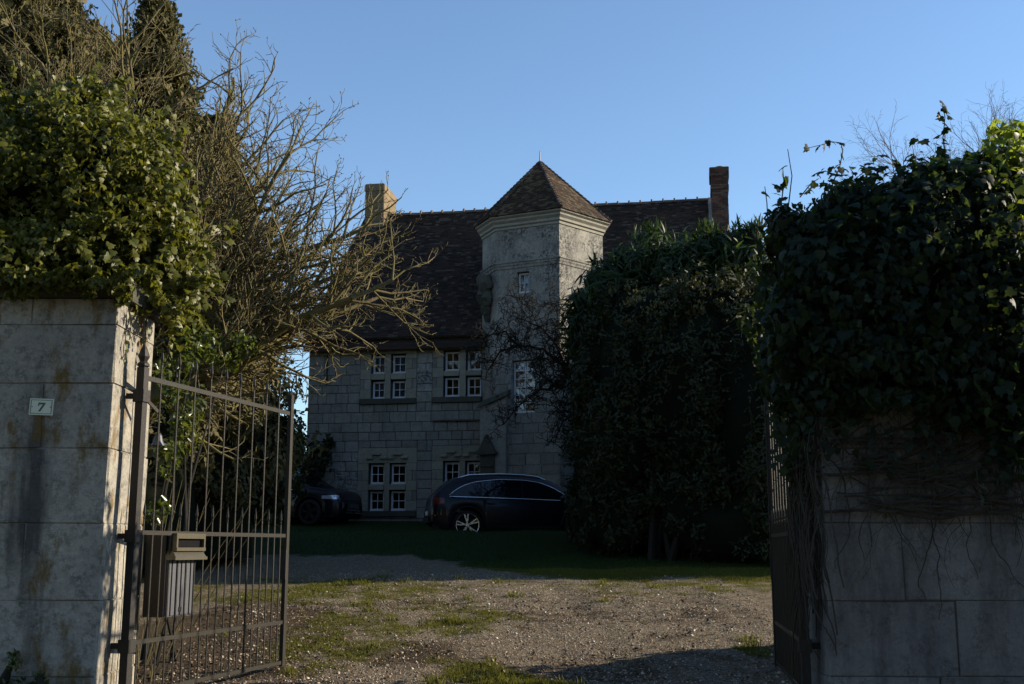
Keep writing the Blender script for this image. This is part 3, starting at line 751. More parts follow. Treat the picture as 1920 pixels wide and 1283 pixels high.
# stair tower
TP = [(5.43, .0), (6.00, -.87), (7.97, -1.42), (9.10, .14), (8.6, 1.9), (6.85, 2.6), (5.47, 1.67)]
def offset(poly, d):
    n = len(poly); out = []
    for i in range(n):
        p0, p1, p2 = (Vector(poly[(i + k) % n]) for k in (-1, 0, 1))
        d1 = (p1 - p0).normalized(); d2 = (p2 - p1).normalized(); n1 = Vector((d1.y, -d1.x)); n2 = Vector((d2.y, -d2.x))
        b = (n1 + n2); b = b / (1 + n1.dot(n2)); out.append((p1.x + b.x * d, p1.y + b.y * d))
    return out
TW0, TW1 = -.7, 8.55
def faceT(i):
    p0, p1 = Vector(TP[i]), Vector(TP[(i + 1) % len(TP)]); d = (p1 - p0); L = d.length; d = d / L; nin = Vector((-d.y, d.x))
    return p0, d, nin, L, math.atan2(d.y, d.x)
tw = MB()
AB = faceT(1)
w_small = (.69, .69 + .40, 6.53, 7.17); w_tall = (.54, .54 + .72, 3.02, 4.55)
for i in range(7):
    p0, d, nin, L, an = faceT(i)
    T = lambda u, y, z, p0=p0, d=d, nin=nin: (p0.x + d.x * u + nin.x * y, p0.y + d.y * u + nin.y * y, z)
    inner = .16
    panel(tw, 0.0, L, TW0, TW1, [w_small, w_tall] if i == 1 else [], .30, T)
tower = tw.build('tower_wall', M['tower'], house)
tower['label'] = 'weathered pale stone wall of the stair tower'
for (i, z1) in ((1, 4.1), (2, 4.4), (0, 3.0)):
    p0, d, nin, L, an = faceT(i); z = -.55
    while z < z1:
        h = rnd.uniform(.27, .33); x = 0.0
        while x < L - .02:
            l = rnd.uniform(.32, .6)
            if L - x - l < .18: l = L - x
            hit = i == 1 and x < w_tall[1] + .02 and x + l > w_tall[0] - .02 and z + h > w_tall[2] - .02
            if not hit or True:
                segs_ = [(x, x + l)]
                if hit: segs_ = [(x, w_tall[0] - .02), (w_tall[1] + .02, x + l)]
                for s0, s1 in segs_:
                    if s1 - s0 > .06:
                        c = p0 + d * ((s0 + s1) / 2) + nin * .02
                        put_stone('stone', tower, (c.x, c.y, z + h / 2), (s1 - s0 - .024, .09, h - .024), 'ashlar', an, .035, .01)
            x += l
        z += h
casement(house, w_small[0] + .02, w_small[1] - .02, w_small[2] + .02, w_small[3] - .02, .12, 2, 2, True, (AB[0].x, AB[0].y, 0), AB[4], .045)
casement(house, w_tall[0] + .01, w_tall[1] - .01, w_tall[2] + .01, w_tall[3] - .02, .12, 2, 6, True, (AB[0].x, AB[0].y, 0), AB[4], .04)
def ring(mb, poly, prof):   # prof list of (offset, z)
    n = len(poly); rows = [[(x, y, z) for x, y in offset(poly, o)] for o, z in prof]; vs = [v for r_ in rows for v in r_]; fs = []
    for i in range(len(prof) - 1):
        for k in range(n): fs.append((i * n + k, i * n + (k + 1) % n, (i + 1) * n + (k + 1) % n, (i + 1) * n + k))
    mb.add(vs, fs)
c = MB(); ring(c, TP, [(-.05, 8.50), (.03, 8.50), (.03, 8.57), (.08, 8.60), (.08, 8.67), (.15, 8.74), (.15, 8.79), (.22, 8.84), (.22, 8.90), (-.1, 8.90)]); c.build('cornice', M['cornice'], house)
c = MB(); ring(c, TP, [(-.02, 7.30), (.025, 7.30), (.03, 7.36), (.055, 7.40), (.055, 7.44), (.085, 7.47), (.085, 7.50), (-.02, 7.55)]); c.build('string_course', M['tower'], house)
# tower roof with its own tiles
apex = np.array((7.13, .63, 11.12)); EP = offset(TP, .25); er = 8.88
tr = MB(); n = len(EP); tr.add([(x, y, er) for x, y in EP] + [tuple(apex)], [(i, (i + 1) % n, n) for i in range(n)] + [tuple(range(n - 1, -1, -1))])
troof = tr.build('tower_roof', M['tower_tile'], house)
VV, FF = [], []
for i in range(n):
    A, B = np.array((*EP[i], er)), np.array((*EP[(i + 1) % n], er)); a = (B - A); La = np.linalg.norm(a); a = a / La
    t = (apex - A) @ a; b = apex - A - a * t; Lb = np.linalg.norm(b); b = b / Lb
    V, F = tiles_plane(A, a, b, La, Lb, .105, .15, clip=lambda s, La=La, Lb=Lb, t=t: (t * s / Lb, La - (La - t) * s / Lb))
    FF += [tuple(x + len(VV) for x in f) for f in F]; VV += V
tag(link('tower_tile', npmesh('tower_tile', np.array(VV), np.array(FF)), troof, M['tower_tile']), kind='stuff')
hip = MB()
for i in range(n):
    p = np.array((*EP[i], er + .03)); ks = 20
    for k in range(ks):
        q0 = p + (apex - p) * (k / ks); q1 = p + (apex - p) * ((k + 1.05) / ks); hip.tube([q0 + (0, 0, .02), q1 + (0, 0, .004)], [.055, .045], 6)
hip.build('hip_tiles', M['ridge'], troof)
f = MB(); f.lathe([(.07, 0), (.05, .05), (.02, .07), (.014, .36), (.0, .42)], (apex[0], apex[1], apex[2] - .03), 'z', 8); f.build('finial', M['zinc'], troof)
# corbel on the left face, buttress with mossy coping, pedimented doorway
p0, d, nin, L, an = faceT(0)
def FT(t, o_, z): return (p0.x + d.x * t - nin.x * o_, p0.y + d.y * t - nin.y * o_, z)
cb = MB(); rc_ = random.Random(2)
for (t, o_, z, rx_, rz_) in ((.42, .12, 7.05, .26, .26), (.68, .16, 6.95, .24, .30), (.50, .16, 6.62, .26, .28), (.70, .14, 6.50, .22, .24), (.58, .10, 6.22, .20, .22), (.56, .05, 5.98, .13, .18)):
    q = FT(t, o_, z); vs, fs = ico(q, (rx_, rx_ * .9, rz_), 2, .20, 2.2); cb.add(vs, fs)
cb.build('corbel', M['mossy'], house)
p1, d1, n1, L1, an1 = faceT(1)
def BT(t, o_, z): return (p1.x + d1.x * t - n1.x * o_, p1.y + d1.y * t - n1.y * o_, z)
bt = MB(); bt.hexa([BT(-.42, -.3, -.6), BT(.40, -.3, -.6), BT(.40, .15, -.6), BT(-.42, .15, -.6), BT(-.42, -.3, 3.30), BT(.40, -.3, 3.62), BT(.40, .15, 3.50), BT(-.42, .15, 3.18)])
bt.build('buttress', M['ashlar'], house)
bc = MB(); bc.hexa([BT(-.50, -.3, 3.32), BT(.50, -.3, 3.66), BT(.50, .24, 3.52), BT(-.50, .24, 3.18), BT(-.46, -.3, 3.52), BT(.50, -.3, 3.84), BT(.50, .20, 3.66), BT(-.46, .20, 3.32)])
bc.build('buttress_coping', M['mossy'], house)
pd = MB()
def PT(t, o_, z): return BT(-.38 + t, .15 + o_, z)
pd.add([PT(-.06, 0, 1.92), PT(.50, 0, 1.92), PT(.22, 0, 2.42), PT(-.06, .14, 1.92), PT(.50, .14, 1.92), PT(.22, .14, 2.42)], [(0, 1, 2), (3, 5, 4), (0, 3, 4, 1), (1, 4, 5, 2), (2, 5, 3, 0)])
pd.hexa([PT(-.10, 0, 1.84), PT(.54, 0, 1.84), PT(.54, .17, 1.84), PT(-.10, .17, 1.84), PT(-.10, 0, 1.915), PT(.54, 0, 1.915), PT(.54, .17, 1.915), PT(-.10, .17, 1.915)])
pd.build('pediment', M['mossy'], house)
ds = MB()
for z0, z1, o_ in ((-.5, 1.50, .05), (1.502, 1.58, .09), (1.582, 1.83, .06)):
    ds.hexa([PT(0, 0, z0), PT(.44, 0, z0), PT(.44, o_, z0), PT(0, o_, z0), PT(0, 0, z1), PT(.44, 0, z1), PT(.44, o_, z1), PT(0, o_, z1)])
ds.build('door_surround', M['mossy'], house)

# ------------------------------------------------------------------ cars
def interp(tab, x):
    if x <= tab[0][0]: return tab[0][1]
    for (a, fa), (b, fb) in zip(tab, tab[1:]):
        if x <= b:
            t = (x - a) / (b - a); return fa + (fb - fa) * t
    return tab[-1][1]
def car(name, loc, rz, tilt, label, rim='chrome'):
    root = tag(empty(name, loc), label, 'car'); root.rotation_euler = (0, tilt, rz)
    RX, FX, WR = -1.40, 1.41, .365
    top = [(-2.32, .70), (-2.28, 1.02), (-2.18, 1.16), (-1.98, 1.36), (-1.72, 1.55), (-1.35, 1.615), (-.6, 1.655), (.0, 1.645), (.45, 1.60), (.78, 1.49), (1.1, 1.27), (1.36, 1.09), (1.7, 1.05), (2.0, .98), (2.18, .89), (2.28, .74), (2.33, .58)]
    sho = [(-2.32, .66), (-2.26, .94), (-2.1, 1.02), (-1.2, 1.03), (.3, 1.01), (1.2, .985), (1.7, .95), (2.0, .89), (2.18, .82), (2.28, .69), (2.33, .54)]
    hwt = [(-2.32, .70), (-2.25, .80), (-2.0, .89), (-1.4, .935), (0, .94), (1.4, .935), (1.9, .88), (2.15, .78), (2.28, .66), (2.33, .55)]
    def bot(x):
        b = interp([(-2.32, .50), (-2.2, .36), (-1.9, .26), (1.9, .24), (2.2, .26), (2.33, .34)], x)
        for wx in (RX, FX):
            d = abs(x - wx); rr = WR + .075
            if d < rr: b = max(b, WR + math.sqrt(rr * rr - d * d))
        return b
    def roof_hw(x, t, s, hw): return max(.30, hw * .955 - (t - s) * .40)
    def section(x):
        hw, t, s, b = interp(hwt, x), interp(top, x), interp(sho, x), bot(x)
        b = min(b, s - .05); rw = roof_hw(x, t, s, hw); zr = s + (t - s) * .90
        P = [(hw * .965, b), (hw, b + (s - b) * .35), (hw * .998, b + (s - b) * .65), (hw * .975, b + (s - b) * .93), (hw * .945, s)]
        P += [(hw * .945 + (rw - hw * .945) * q, s + (zr - s) * q) for q in (.35, .7, 1.0)]
        P += [(rw * .90, s + (t - s) * .975), (rw * .5, t), (0, t)]
        return P
    def side_y(x, z):
        P = section(x)
        for (ya, za), (yb, zb) in zip(P, P[1:]):
            if za <= z <= zb + 1e-6 and zb > za: return ya + (yb - ya) * (z - za) / (zb - za)
        return P[-1][0] if z > P[-1][1] else P[0][0]
    xs = sorted(set([round(v, 3) for v in list(np.linspace(-2.32, 2.33, 52)) + [RX + k * .07 for k in range(-7, 8)] + [FX + k * .07 for k in range(-7, 8)] + [-2.29, -2.26, 2.29, 2.25]]))
    S = [section(x) for x in xs]; k = len(S[0]); b = MB(); vs = []
    for sgn in (-1, 1):
        for x, P in zip(xs, S): vs += [(x, sgn * y, z) for y, z in P]
    n = len(xs); fs = []
    for si in (0, 1):
        o = si * n * k
        for i in range(n - 1):
            for j in range(k - 1):
                q = (o + i * k + j, o + (i + 1) * k + j, o + (i + 1) * k + j + 1, o + i * k + j + 1); fs.append(q if si == 0 else q[::-1])
    for i in (0, n - 1):
        q = tuple([i * k + j for j in range(k)] + [n * k + i * k + j for j in range(k - 2, -1, -1)]); fs.append(q if i else q[::-1])
    b.add(vs, fs); body = b.build('body', M['paint'], root, smooth=True)
    MB().box(-2.1, 2.1, -.78, .78, .22, .62).build('underbody', M['black'], root)
    # glass and trim
    up = [(-1.86, 1.08), (-1.72, 1.20), (-1.5, 1.33), (-1.2, 1.43), (-.6, 1.505), (0, 1.50), (.42, 1.45), (.75, 1.335), (1.0, 1.19), (1.2, 1.04)]
    lowl = [(-1.86, 1.06), (-1.2, 1.055), (0, 1.035), (1.2, 1.01)]
    for sgn in (-1, 1):
        for nm, xa, xb in (('quarter_window', -1.84, -1.08), ('rear_window', -1.05, -.04), ('front_window', .0, 1.16)):
            g = MB(); m = 14; vs = []
            for i in range(m + 1):
                x = xa + (xb - xa) * i / m; z0, z1 = interp(lowl, x), interp(up, x)
                for q in (0, .33, .66, 1): z = z0 + (z1 - z0) * q; vs.append((x, sgn * (side_y(x, z) + .006), z))
            f_ = [(i * 4 + j, i * 4 + 4 + j, i * 4 + 5 + j, i * 4 + 1 + j) for i in range(m) for j in range(3)]
            g.add(vs, f_ if sgn < 0 else [q[::-1] for q in f_]); g.build(nm, M['carglass'], root, smooth=True)
        tr = MB(); pts = []
        for i in range(31): x = -1.86 + 3.06 * i / 30; z = interp(up, x) + .008; pts.append((x, sgn * (side_y(x, z) + .008), z))
        tr.tube(pts, .012, 5); pts = []
        for i in range(21): x = -1.86 + 3.06 * i / 20; z = interp(lowl, x) - .008; pts.append((x, sgn * (side_y(x, z) + .010), z))
        tr.tube(pts, .015, 5); tr.build('window_trim', M['chrome'], root, smooth=True)
        rl = MB(); pts = []
        for i in range(25):
            x = -1.62 + 2.25 * i / 24; t, s, hw = interp(top, x), interp(sho, x), interp(hwt, x); e = .035 * min(1, min(i, 24 - i) / 3)
            pts.append((x, sgn * roof_hw(x, t, s, hw) * .94, t - .035 + e))
        rl.tube(pts, .020, 6); rl.build('roof_rail', M['chrome'], root, smooth=True)
        mr = MB(); vv, ff = ico((.98, sgn * 1.02, 1.06), (.085, .12, .075), 2, .02); mr.add(vv, ff); mr.bar((.97, sgn * .86, 1.02), (.97, sgn * .96, 1.03), .05, .04); mr.build('wing_mirror', M['paint'], root, smooth=True)
        for hx in (-.82, .24):
            h = MB(); z = .90; y = side_y(hx, z); h.tube([(hx - .11, sgn * (y + .005), z), (hx - .08, sgn * (y + .028), z), (hx + .08, sgn * (y + .028), z), (hx + .11, sgn * (y + .005), z)], .014, 6); h.build('door_handle', M['paint'], root)
        def patch(nm, xa, xb, za, zb, mat, slant=0, m=8):
            g = MB(); vs = []
            for i in range(m + 1):
                x = xa + (xb - xa) * i / m; sl_ = slant * (1 - i / m)
                for q in (0, .5, 1): z = za + sl_ * .3 + (zb - za - sl_ * .5) * q; vs.append((x, sgn * (side_y(x, min(z, interp(top, x) - .02)) + .007), z))
            f_ = [(i * 3 + j, i * 3 + 3 + j, i * 3 + 4 + j, i * 3 + 1 + j) for i in range(m) for j in range(2)]
            g.add(vs, f_ if sgn < 0 else [q[::-1] for q in f_]); g.build(nm, M[mat], root, smooth=True)
        patch('tail_lamp', -2.25, -1.98, .86, 1.02, 'red_lens'); patch('rear_reflector', -2.27, -2.18, .56, .60, 'red_lens')
        patch('headlamp', 1.80, 2.22, .72, .84, 'lamp_lens', .06); patch('sill_trim', -.92, .92, .32, .36, 'black')
        for nm, x in (('door_gap', -1.0), ('door_gap', -.02), ('door_gap', 1.12)):
            sm = MB(); pts = [(x, sgn * (side_y(x, z) + .0015), z) for z in (.42, .55, .7, .85, .98)]; sm.tube(pts, .004, 4); sm.build(nm, M['dark'], root)
        for wx in (RX, FX):
            yo = sgn * .80
            t_ = MB(); t_.lathe([(.26, -.105), (.30, -.115), (.345, -.10), (.365, -.06), (.365, .06), (.345, .10), (.30, .115), (.268, .105), (.262, .06)], (wx, yo, WR), 'y', 36)
            wheel = t_.build('wheel', M['black'], root, smooth=True)
            face = sgn * .075
            rm = MB(); rm.lathe([(.285, -.09), (.292, face * .2), (.297, face * 1.45), (.292, face * 1.6), (.272, face * 1.55), (.262, face), (.255, -face)], (wx, yo, WR), 'y', 36)
            for q in range(5):
                for e in (-.16, .16):
                    a = R(90 + 72 * q + 8); a0, a1 = a + e * .25, a + e
                    rm.bar((wx + .05 * math.cos(a0), yo + face * 1.3, WR + .05 * math.sin(a0)), (wx + .275 * math.cos(a1), yo + face * 1.3, WR + .275 * math.sin(a1)), .030, .035, (0, 1, 0))
            rm.lathe([(.0, face * 1.1), (.045, face * 1.1), (.06, face * .8)], (wx, yo, WR), 'y', 16); rm.build('rim', M[rim], wheel)
            MB().lathe([(.24, 0), (.001, 0)], (wx, yo - sgn * .03, WR), 'y', 24).build('brake_disc', M['dark'], wheel)
            ar = MB(); pts = []
            for i in range(19):
                a = R(-8 + 196 * i / 18); x, z = wx + (WR + .085) * math.cos(a), WR + (WR + .085) * math.sin(a); pts.append((x, sgn * (side_y(x, max(z, bot(x) + .01)) + .004), z))
            ar.tube(pts, .018, 5); ar.build('arch_lip', M['paint'], root, smooth=True)
    # screen glass, grille, plates
    ws_ = MB(); vs = []
    for i in range(9):
        x = .52 + .80 * i / 8; t = interp(top, x); s = interp(sho, x); rw = roof_hw(x, t, s, interp(hwt, x)) * .86
        for q in (-1, -.5, 0, .5, 1): vs.append((x + .006, rw * q, t + .006 - (.012 if abs(q) == 1 else 0)))
    ws_.add(vs, [(i * 5 + j, i * 5 + 5 + j, i * 5 + 6 + j, i * 5 + 1 + j) for i in range(8) for j in range(4)]); ws_.build('windscreen', M['carglass'], root, smooth=True)
    rw_ = MB(); vs = []
    for i in range(7):
        x = -2.2 + .42 * i / 6; t = interp(top, x); s = interp(sho, x); ww = roof_hw(x, t, s, interp(hwt, x)) * .85
        for q in (-1, 0, 1): vs.append((x - .006, ww * q, t + .006))
    rw_.add(vs, [(i * 3 + j, i * 3 + 3 + j, i * 3 + 4 + j, i * 3 + 1 + j) for i in range(6) for j in range(2)]); rw_.build('tailgate_window', M['carglass'], root, smooth=True)
    gr = MB(); gr.box(2.315, 2.345, -.36, .36, .42, .74); gb = gr.build('grille', M['black'], root)
    gs = MB()
    for kx in range(9): gs.box(2.345, 2.352, -.34 + kx * .08, -.33 + kx * .08, .44, .72)
    gs.box(2.345, 2.356, -.37, .37, .735, .75); gs.box(2.345, 2.356, -.37, .37, .41, .424); gs.build('grille_bars', M['chrome'], gb)
    MB().box(2.357, 2.365, -.26, .26, .50, .61).build('front_plate', M['zinc'], root)
    MB().box(-2.335, -2.322, -.26, .26, .60, .71).build('rear_plate', M['white'], root)
    MB().box(-2.36, -2.25, -.66, .66, .42, .56).build('rear_bumper', M['black'], root)
    return root
def ground_at(x, y): return gz(x, y)
car('parked_car', (.12, 29.35, 1.43), R(10), R(.8), 'black estate-bodied SUV parked by the tower, alloy rear wheel showing')
car('parked_car', (-6.75, 33.6, gz(-6, 33.6) - .12), R(-20), 0, 'black car with headlamp and grille at the corner of the manor', 'black')

# ------------------------------------------------------------------ foliage things
def leafy(root, part, P, N, size, tmpl, mat, jitter=.5, droop=None, singles=0, single_name='leaf', full=False):
    """one joined stuff part, plus the nearest leaves as objects of their own that share mesh data"""
    off = np.array(root.location)
    if singles:
        score = (P - np.array([0, 0, EYE])); dist = np.linalg.norm(score, axis=1)
        facing = -(N * score).sum(1) / dist / np.linalg.norm(N, axis=1)
        px = P[:, 0] / P[:, 1]; ok = (np.abs(px) < .45)
        key = dist - .35 * facing + np.where(ok, 0, 50) + rng.uniform(0, .45, len(P))
        o_ = np.argsort(key); si, P_, N_ = o_[:singles], P[o_[singles:]], N[o_[singles:]]
        base = npmesh(single_name, np.array(tmpl[0]), np.array(tmpl[1])); base.materials.append(mat)
        for i in si:
            n = Vector(N[i] + rng.normal(size=3) * jitter).normalized(); q = n.to_track_quat('Z', 'Y').to_matrix()
            if droop is not None:
                dd = Vector(np.array(droop) + rng.normal(size=3) * .45); dd = (dd - n * dd.dot(n)).normalized(); xx = dd.cross(n); q = Matrix((xx, dd, n)).transposed()
            else: q = q @ Matrix.Rotation(rng.uniform(0, 6.28), 3, 'Z')
            o = bpy.data.objects.new(single_name, base); col.objects.link(o); o.parent = root
            s = rng.uniform(*size); o.location = P[i] - off; o.rotation_euler = q.to_euler(); o.scale = (s, s, s)
    else: P_, N_ = P, N
    me, _ = leaf_mesh(part, P_ - off, N_, size, IVYS if tmpl is IVY and not full else tmpl, jitter, droop)
    return tag(link(part, me, root, mat), kind='stuff')
def cores(root, blobs, k=.72, mat='core', name='dark_filler'):
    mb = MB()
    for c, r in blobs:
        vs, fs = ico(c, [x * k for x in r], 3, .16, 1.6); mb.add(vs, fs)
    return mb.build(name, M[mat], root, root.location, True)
def B(px, py, Y, rx, rz, ry):
    """ellipsoid measured on the photograph: centre, radii in photo pixels at that distance, depth radius in metres"""
    s = Y / FPX; c = at(px, py, Y); return (tuple(c), (rx * s, ry, rz * s))

# -- ivy on the left pier
def ivy_left():
    blobs = [B(70, 370, 9.75, 150, 170, .75), B(200, 320, 9.7, 130, 160, .7), B(255, 430, 9.6, 110, 120, .6), B(120, 470, 9.5, 190, 75, .62), B(290, 500, 9.5, 75, 90, .42), B(330, 560, 9.65, 42, 60, .30), B(-80, 330, 9.8, 150, 190, .8), B(130, 245, 9.9, 120, 85, .6), B(60, 520, 8.82, 150, 36, .12), B(190, 520, 8.82, 90, 38, .12), B(262, 535, 8.95, 50, 48, .2), B(345, 470, 9.7, 50, 90, .4), B(160, 185, 9.9, 60, 35, .3), B(310, 330, 9.7, 50, 55, .35), B(30, 205, 9.9, 60, 35, .35), B(365, 570, 9.7, 22, 45, .2)]
    c = Vector((-4.0, 9.5, 3.43)); root = tag(empty('ivy', c), 'sunlit mound of glossy ivy crowning the number-plate pier', 'ivy')
    P, N = blob_points(blobs, 42000, 60, .25, .52)
    lim = np.where(P[:, 0] < -3.25, 3.36, 2.85); keep = (P[:, 2] > lim) | (P[:, 1] < 8.88) & (P[:, 2] > 3.16)
    P, N = P[keep], N[keep]
    leafy(root, 'foliage', P, N, (.034, .062), IVY, M['ivy_l'], .95, (0, 0, -.7), 300)
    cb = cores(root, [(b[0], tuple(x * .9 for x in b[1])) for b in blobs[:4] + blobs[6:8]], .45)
    # loose sprigs standing out of the mound and pale leaves hanging off its corner
    sp = []; rr = random.Random(12)
    for k in range(110):
        b = blobs[rr.randrange(len(blobs))]; d = Vector((rr.gauss(.35, .8), rr.gauss(-.5, .7), rr.gauss(.5, .8))).normalized(); p = Vector(b[0]) + Vector((d.x * b[1][0], d.y * b[1][1], d.z * b[1][2])) * .95
        if p.z < 3.45 and p.x < -3.2: continue
        pts = [p.copy()]; L_ = rr.uniform(.10, .34); d = (d + Vector((0, 0, .3))).normalized()
        for i in range(5):
            d = (d + Vector((rr.gauss(0, .15), rr.gauss(0, .15), rr.gauss(0, .15)))).normalized(); p = p + d * L_ / 5; pts.append(p.copy()); sp += [tuple(p + Vector((rr.gauss(0, .02), rr.gauss(0, .02), rr.gauss(0, .02)))) for _ in range(2)]
        MB().tube(pts, [.004 - .0005 * i for i in range(6)], 4, False).build('sprig', M['vine'], root, root.location)
    for k in range(260):
        q = at(rr.gauss(335, 26), rr.gauss(555, 34), rr.uniform(9.35, 9.8)); sp.append(tuple(q))
    P2 = np.array(sp); N2 = np.tile(np.array([[.5, -.6, .4]]), (len(P2), 1)); leafy(root, 'loose_leaves', P2, N2, (.04, .085), IVY, M['ivy_l'], .6, (0, 0, -.8), full=True)
    # trailing stems down the pier
    lv = []
    for (x0, z0, Y, n) in ((-3.17, 3.25, 9.25, 9), (-3.17, 3.2, 9.6, 6), (-3.0, 3.2, 9.75, 7)):
        p = Vector((x0, Y, z0)); pts = [p.copy()]
        for i in range(n):
            p = p + Vector((rnd.uniform(-.01, .01), rnd.uniform(-.05, .03), -rnd.uniform(.03, .08))); pts.append(p.copy()); lv.append((p.copy(), i))
        MB().tube(pts, .004, 4).build('stem', M['vine'], root, root.location)
    P = np.array([tuple(p + Vector((.02, 0, 0))) for p, i in lv]); N = np.tile(np.array([[1.0, -.5, .2]]), (len(P), 1))
    leafy(root, 'trailing_leaves', P, N, (.03, .06), IVY, M['ivy_l'], .4, (0, 0, -1))
ivy_left()

# -- ivy over the right pier
def ivy_right():
    blobs = [B(1500, 560, 9.15, 80, 190, .42), B(1590, 520, 9.15, 120, 195, .52), B(1690, 500, 9.2, 140, 190, .66), B(1790, 500, 9.2, 140, 210, .68), B(1900, 560, 9.15, 120, 280, .66), B(1490, 690, 9.1, 65, 110, .35), B(1580, 720, 8.95, 90, 70, .2), B(1640, 650, 8.95, 150, 110, .28),
             B(1820, 700, 8.95, 140, 130, .28), B(1880, 380, 9.4, 110, 110, .5), B(1760, 380, 9.4, 110, 75, .5), B(1480, 440, 9.35, 55, 60, .4), B(1610, 400, 9.4, 100, 60, .45), B(1600, 560, 8.78, 130, 190, .18), B(1760, 580, 8.78, 140, 190, .18), B(1890, 640, 8.78, 110, 230, .18), B(1500, 640, 8.85, 60, 130, .2), B(1680, 700, 8.8, 150, 80, .15), ((2.36, 9.5, 2.6), (.13, .5, .75)), ((2.30, 9.2, 2.3), (.14, .35, .55)), ((2.30, 9.7, 3.2), (.25, .5, .6))]
    root = tag(empty('ivy', (3.2, 9.4, 3.43)), 'huge dark curtain of large-leaved ivy smothering the shaded pier', 'ivy')
    P, N = blob_points(blobs, 20000, 60, .28, .65)
    inside = (P[:, 0] > 2.44) & (P[:, 1] > 9.0) & (P[:, 1] < 9.95) & (P[:, 2] < 3.43); P, N = P[~inside], N[~inside]
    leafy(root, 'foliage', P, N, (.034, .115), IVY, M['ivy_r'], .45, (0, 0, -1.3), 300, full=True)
    sun_blobs = [B(1890, 290, 9.3, 60, 70, .35), B(1905, 420, 9.1, 40, 120, .3), B(1840, 330, 9.25, 60, 45, .3), B(1775, 315, 9.3, 40, 30, .25), B(1900, 600, 9.0, 30, 110, .25)]
    P, N = blob_points(sun_blobs, 1500, 40, .3, .4); leafy(root, 'painted_sun_leaves', P, N, (.04, .10), IVY, M['ivy_sun'], .7, (0, 0, -1.0))
    hang = []
    for k in range(70):
        p = at(rnd.uniform(1445, 1925), rnd.uniform(740, 800), 8.86)
        if rnd.random() < .35: p = at(rnd.uniform(1820, 1925), rnd.uniform(760, 860), 8.86)
        for i in range(rnd.randint(2, 9)): hang.append((p.x + rnd.uniform(-.05, .05), p.y + rnd.uniform(-.05, .05), p.z - .05 * i))
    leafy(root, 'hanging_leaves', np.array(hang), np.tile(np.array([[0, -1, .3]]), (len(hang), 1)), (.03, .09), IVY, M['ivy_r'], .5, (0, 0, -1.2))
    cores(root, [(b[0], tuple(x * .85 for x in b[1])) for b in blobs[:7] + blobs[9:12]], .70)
    shoots = [([(1775, 310), (1768, 260), (1772, 220), (1766, 190)], 9.3, 20), ([(1560, 345), (1574, 315), (1580, 285), (1577, 268), (1560, 266), (1540, 272), (1514, 278)], 9.25, 14), ([(1465, 380), (1470, 345), (1468, 318)], 9.3, 9),
              ([(1478, 390), (1485, 330), (1477, 280)], 9.3, 0), ([(1640, 335), (1650, 318), (1648, 308)], 9.3, 6), ([(1595, 345), (1600, 325), (1592, 312)], 9.3, 4), ([(1690, 325), (1680, 305), (1672, 298)], 9.3, 4), ([(1440, 420), (1438, 380), (1434, 350)], 9.3, 2),
              ([(1888, 320), (1880, 280), (1886, 235)], 9.35, 16), ([(1910, 330), (1900, 290), (1915, 262)], 9.35, 10), ([(1850, 310), (1845, 285), (1855, 270)], 9.35, 6), ([(1500, 370), (1520, 345), (1535, 335)], 9.3, 5), ([(1425, 470), (1418, 440), (1424, 425)], 9.3, 4)]
    for pts, Y, n in shoots:
        W = [at(x, y, Y + .02 * i) for i, (x, y) in enumerate(pts)]; mb = MB(); mb.tube(W, [.006 - .004 * i / len(W) for i in range(len(W))], 5); sh = mb.build('shoot', M['vine'], root, root.location)
        if n:
            P = []
            for i in range(n):
                t = (i + .6) / n * (len(W) - 1); k = min(int(t), len(W) - 2); q = W[k].lerp(W[k + 1], t - k); P.append(tuple(q + Vector((rnd.uniform(-.03, .03), rnd.uniform(-.03, .03), rnd.uniform(-.01, .02)))))
            P = np.array(P); N = rng.normal(size=(n, 3)) * .5 + np.array([.6, -.5, .5]); me, _ = leaf_mesh('shoot_leaves', P - np.array(root.location), N, (.05, .10), IVY, .3, (0, 0, -.8)); link('shoot_leaves', me, sh, M['ivy_r'])
    # bare vine stems hanging in front of the pier
    vm = MB(); rv = random.Random(5)
    for k in range(190):
        px, py = rv.uniform(1540, 1990), rv.uniform(700, 900); Y = 8.975 - rv.uniform(0, .08); p = at(px, py, Y); pts = [p.copy()]; d = Vector((rv.gauss(0, .9), 0, -rv.uniform(.1, 1.0))).normalized()
        n = rv.randint(6, 22)
        for i in range(n):
            d = (d + Vector((rv.gauss(0, .28), 0, rv.gauss(-.10, .25)))).normalized(); p = p + d * .055; p.y = Y + .03 * math.sin(i * .9 + k); pts.append(p.copy())
        r0_ = rv.choice([.0025, .003, .004, .007]); vm.tube(pts, [r0_ * (1 - .6 * i / n) for i in range(n + 1)], 4, False)
    for k in range(34):   # thick old horizontal stems
        p = at(rv.uniform(1520, 1700), rv.uniform(800, 970), 8.95); pts = [p.copy()]; d = Vector((1, 0, rv.uniform(-.1, .1)))
        for i in range(18): d = (d + Vector((0, 0, rv.gauss(.012, .10)))).normalized(); p = p + d * .06; p.y = 8.95 + .02 * math.sin(i + k); pts.append(p.copy())
        vm.tube(pts, rv.choice([.006, .009, .013]), 5, False)
    for k in range(150):  # tangle over the gate leaf
        p = Vector((rv.uniform(2.34, 2.43), rv.uniform(8.93, 9.45), rv.uniform(1.3, 2.6))); pts = [p.copy()]; d = Vector((rv.gauss(0, .3), rv.gauss(0, .3), -1))
        for i in range(rv.randint(6, 18)):
            d = (d + Vector((rv.gauss(0, .2), rv.gauss(0, .25), -.1))).normalized(); p = p + d * .07; p.x = max(2.28, min(p.x, 2.435)); p.y = min(p.y, 9.6); pts.append(p.copy())
        vm.tube(pts, rv.choice([.003, .004, .007]), 4, False)
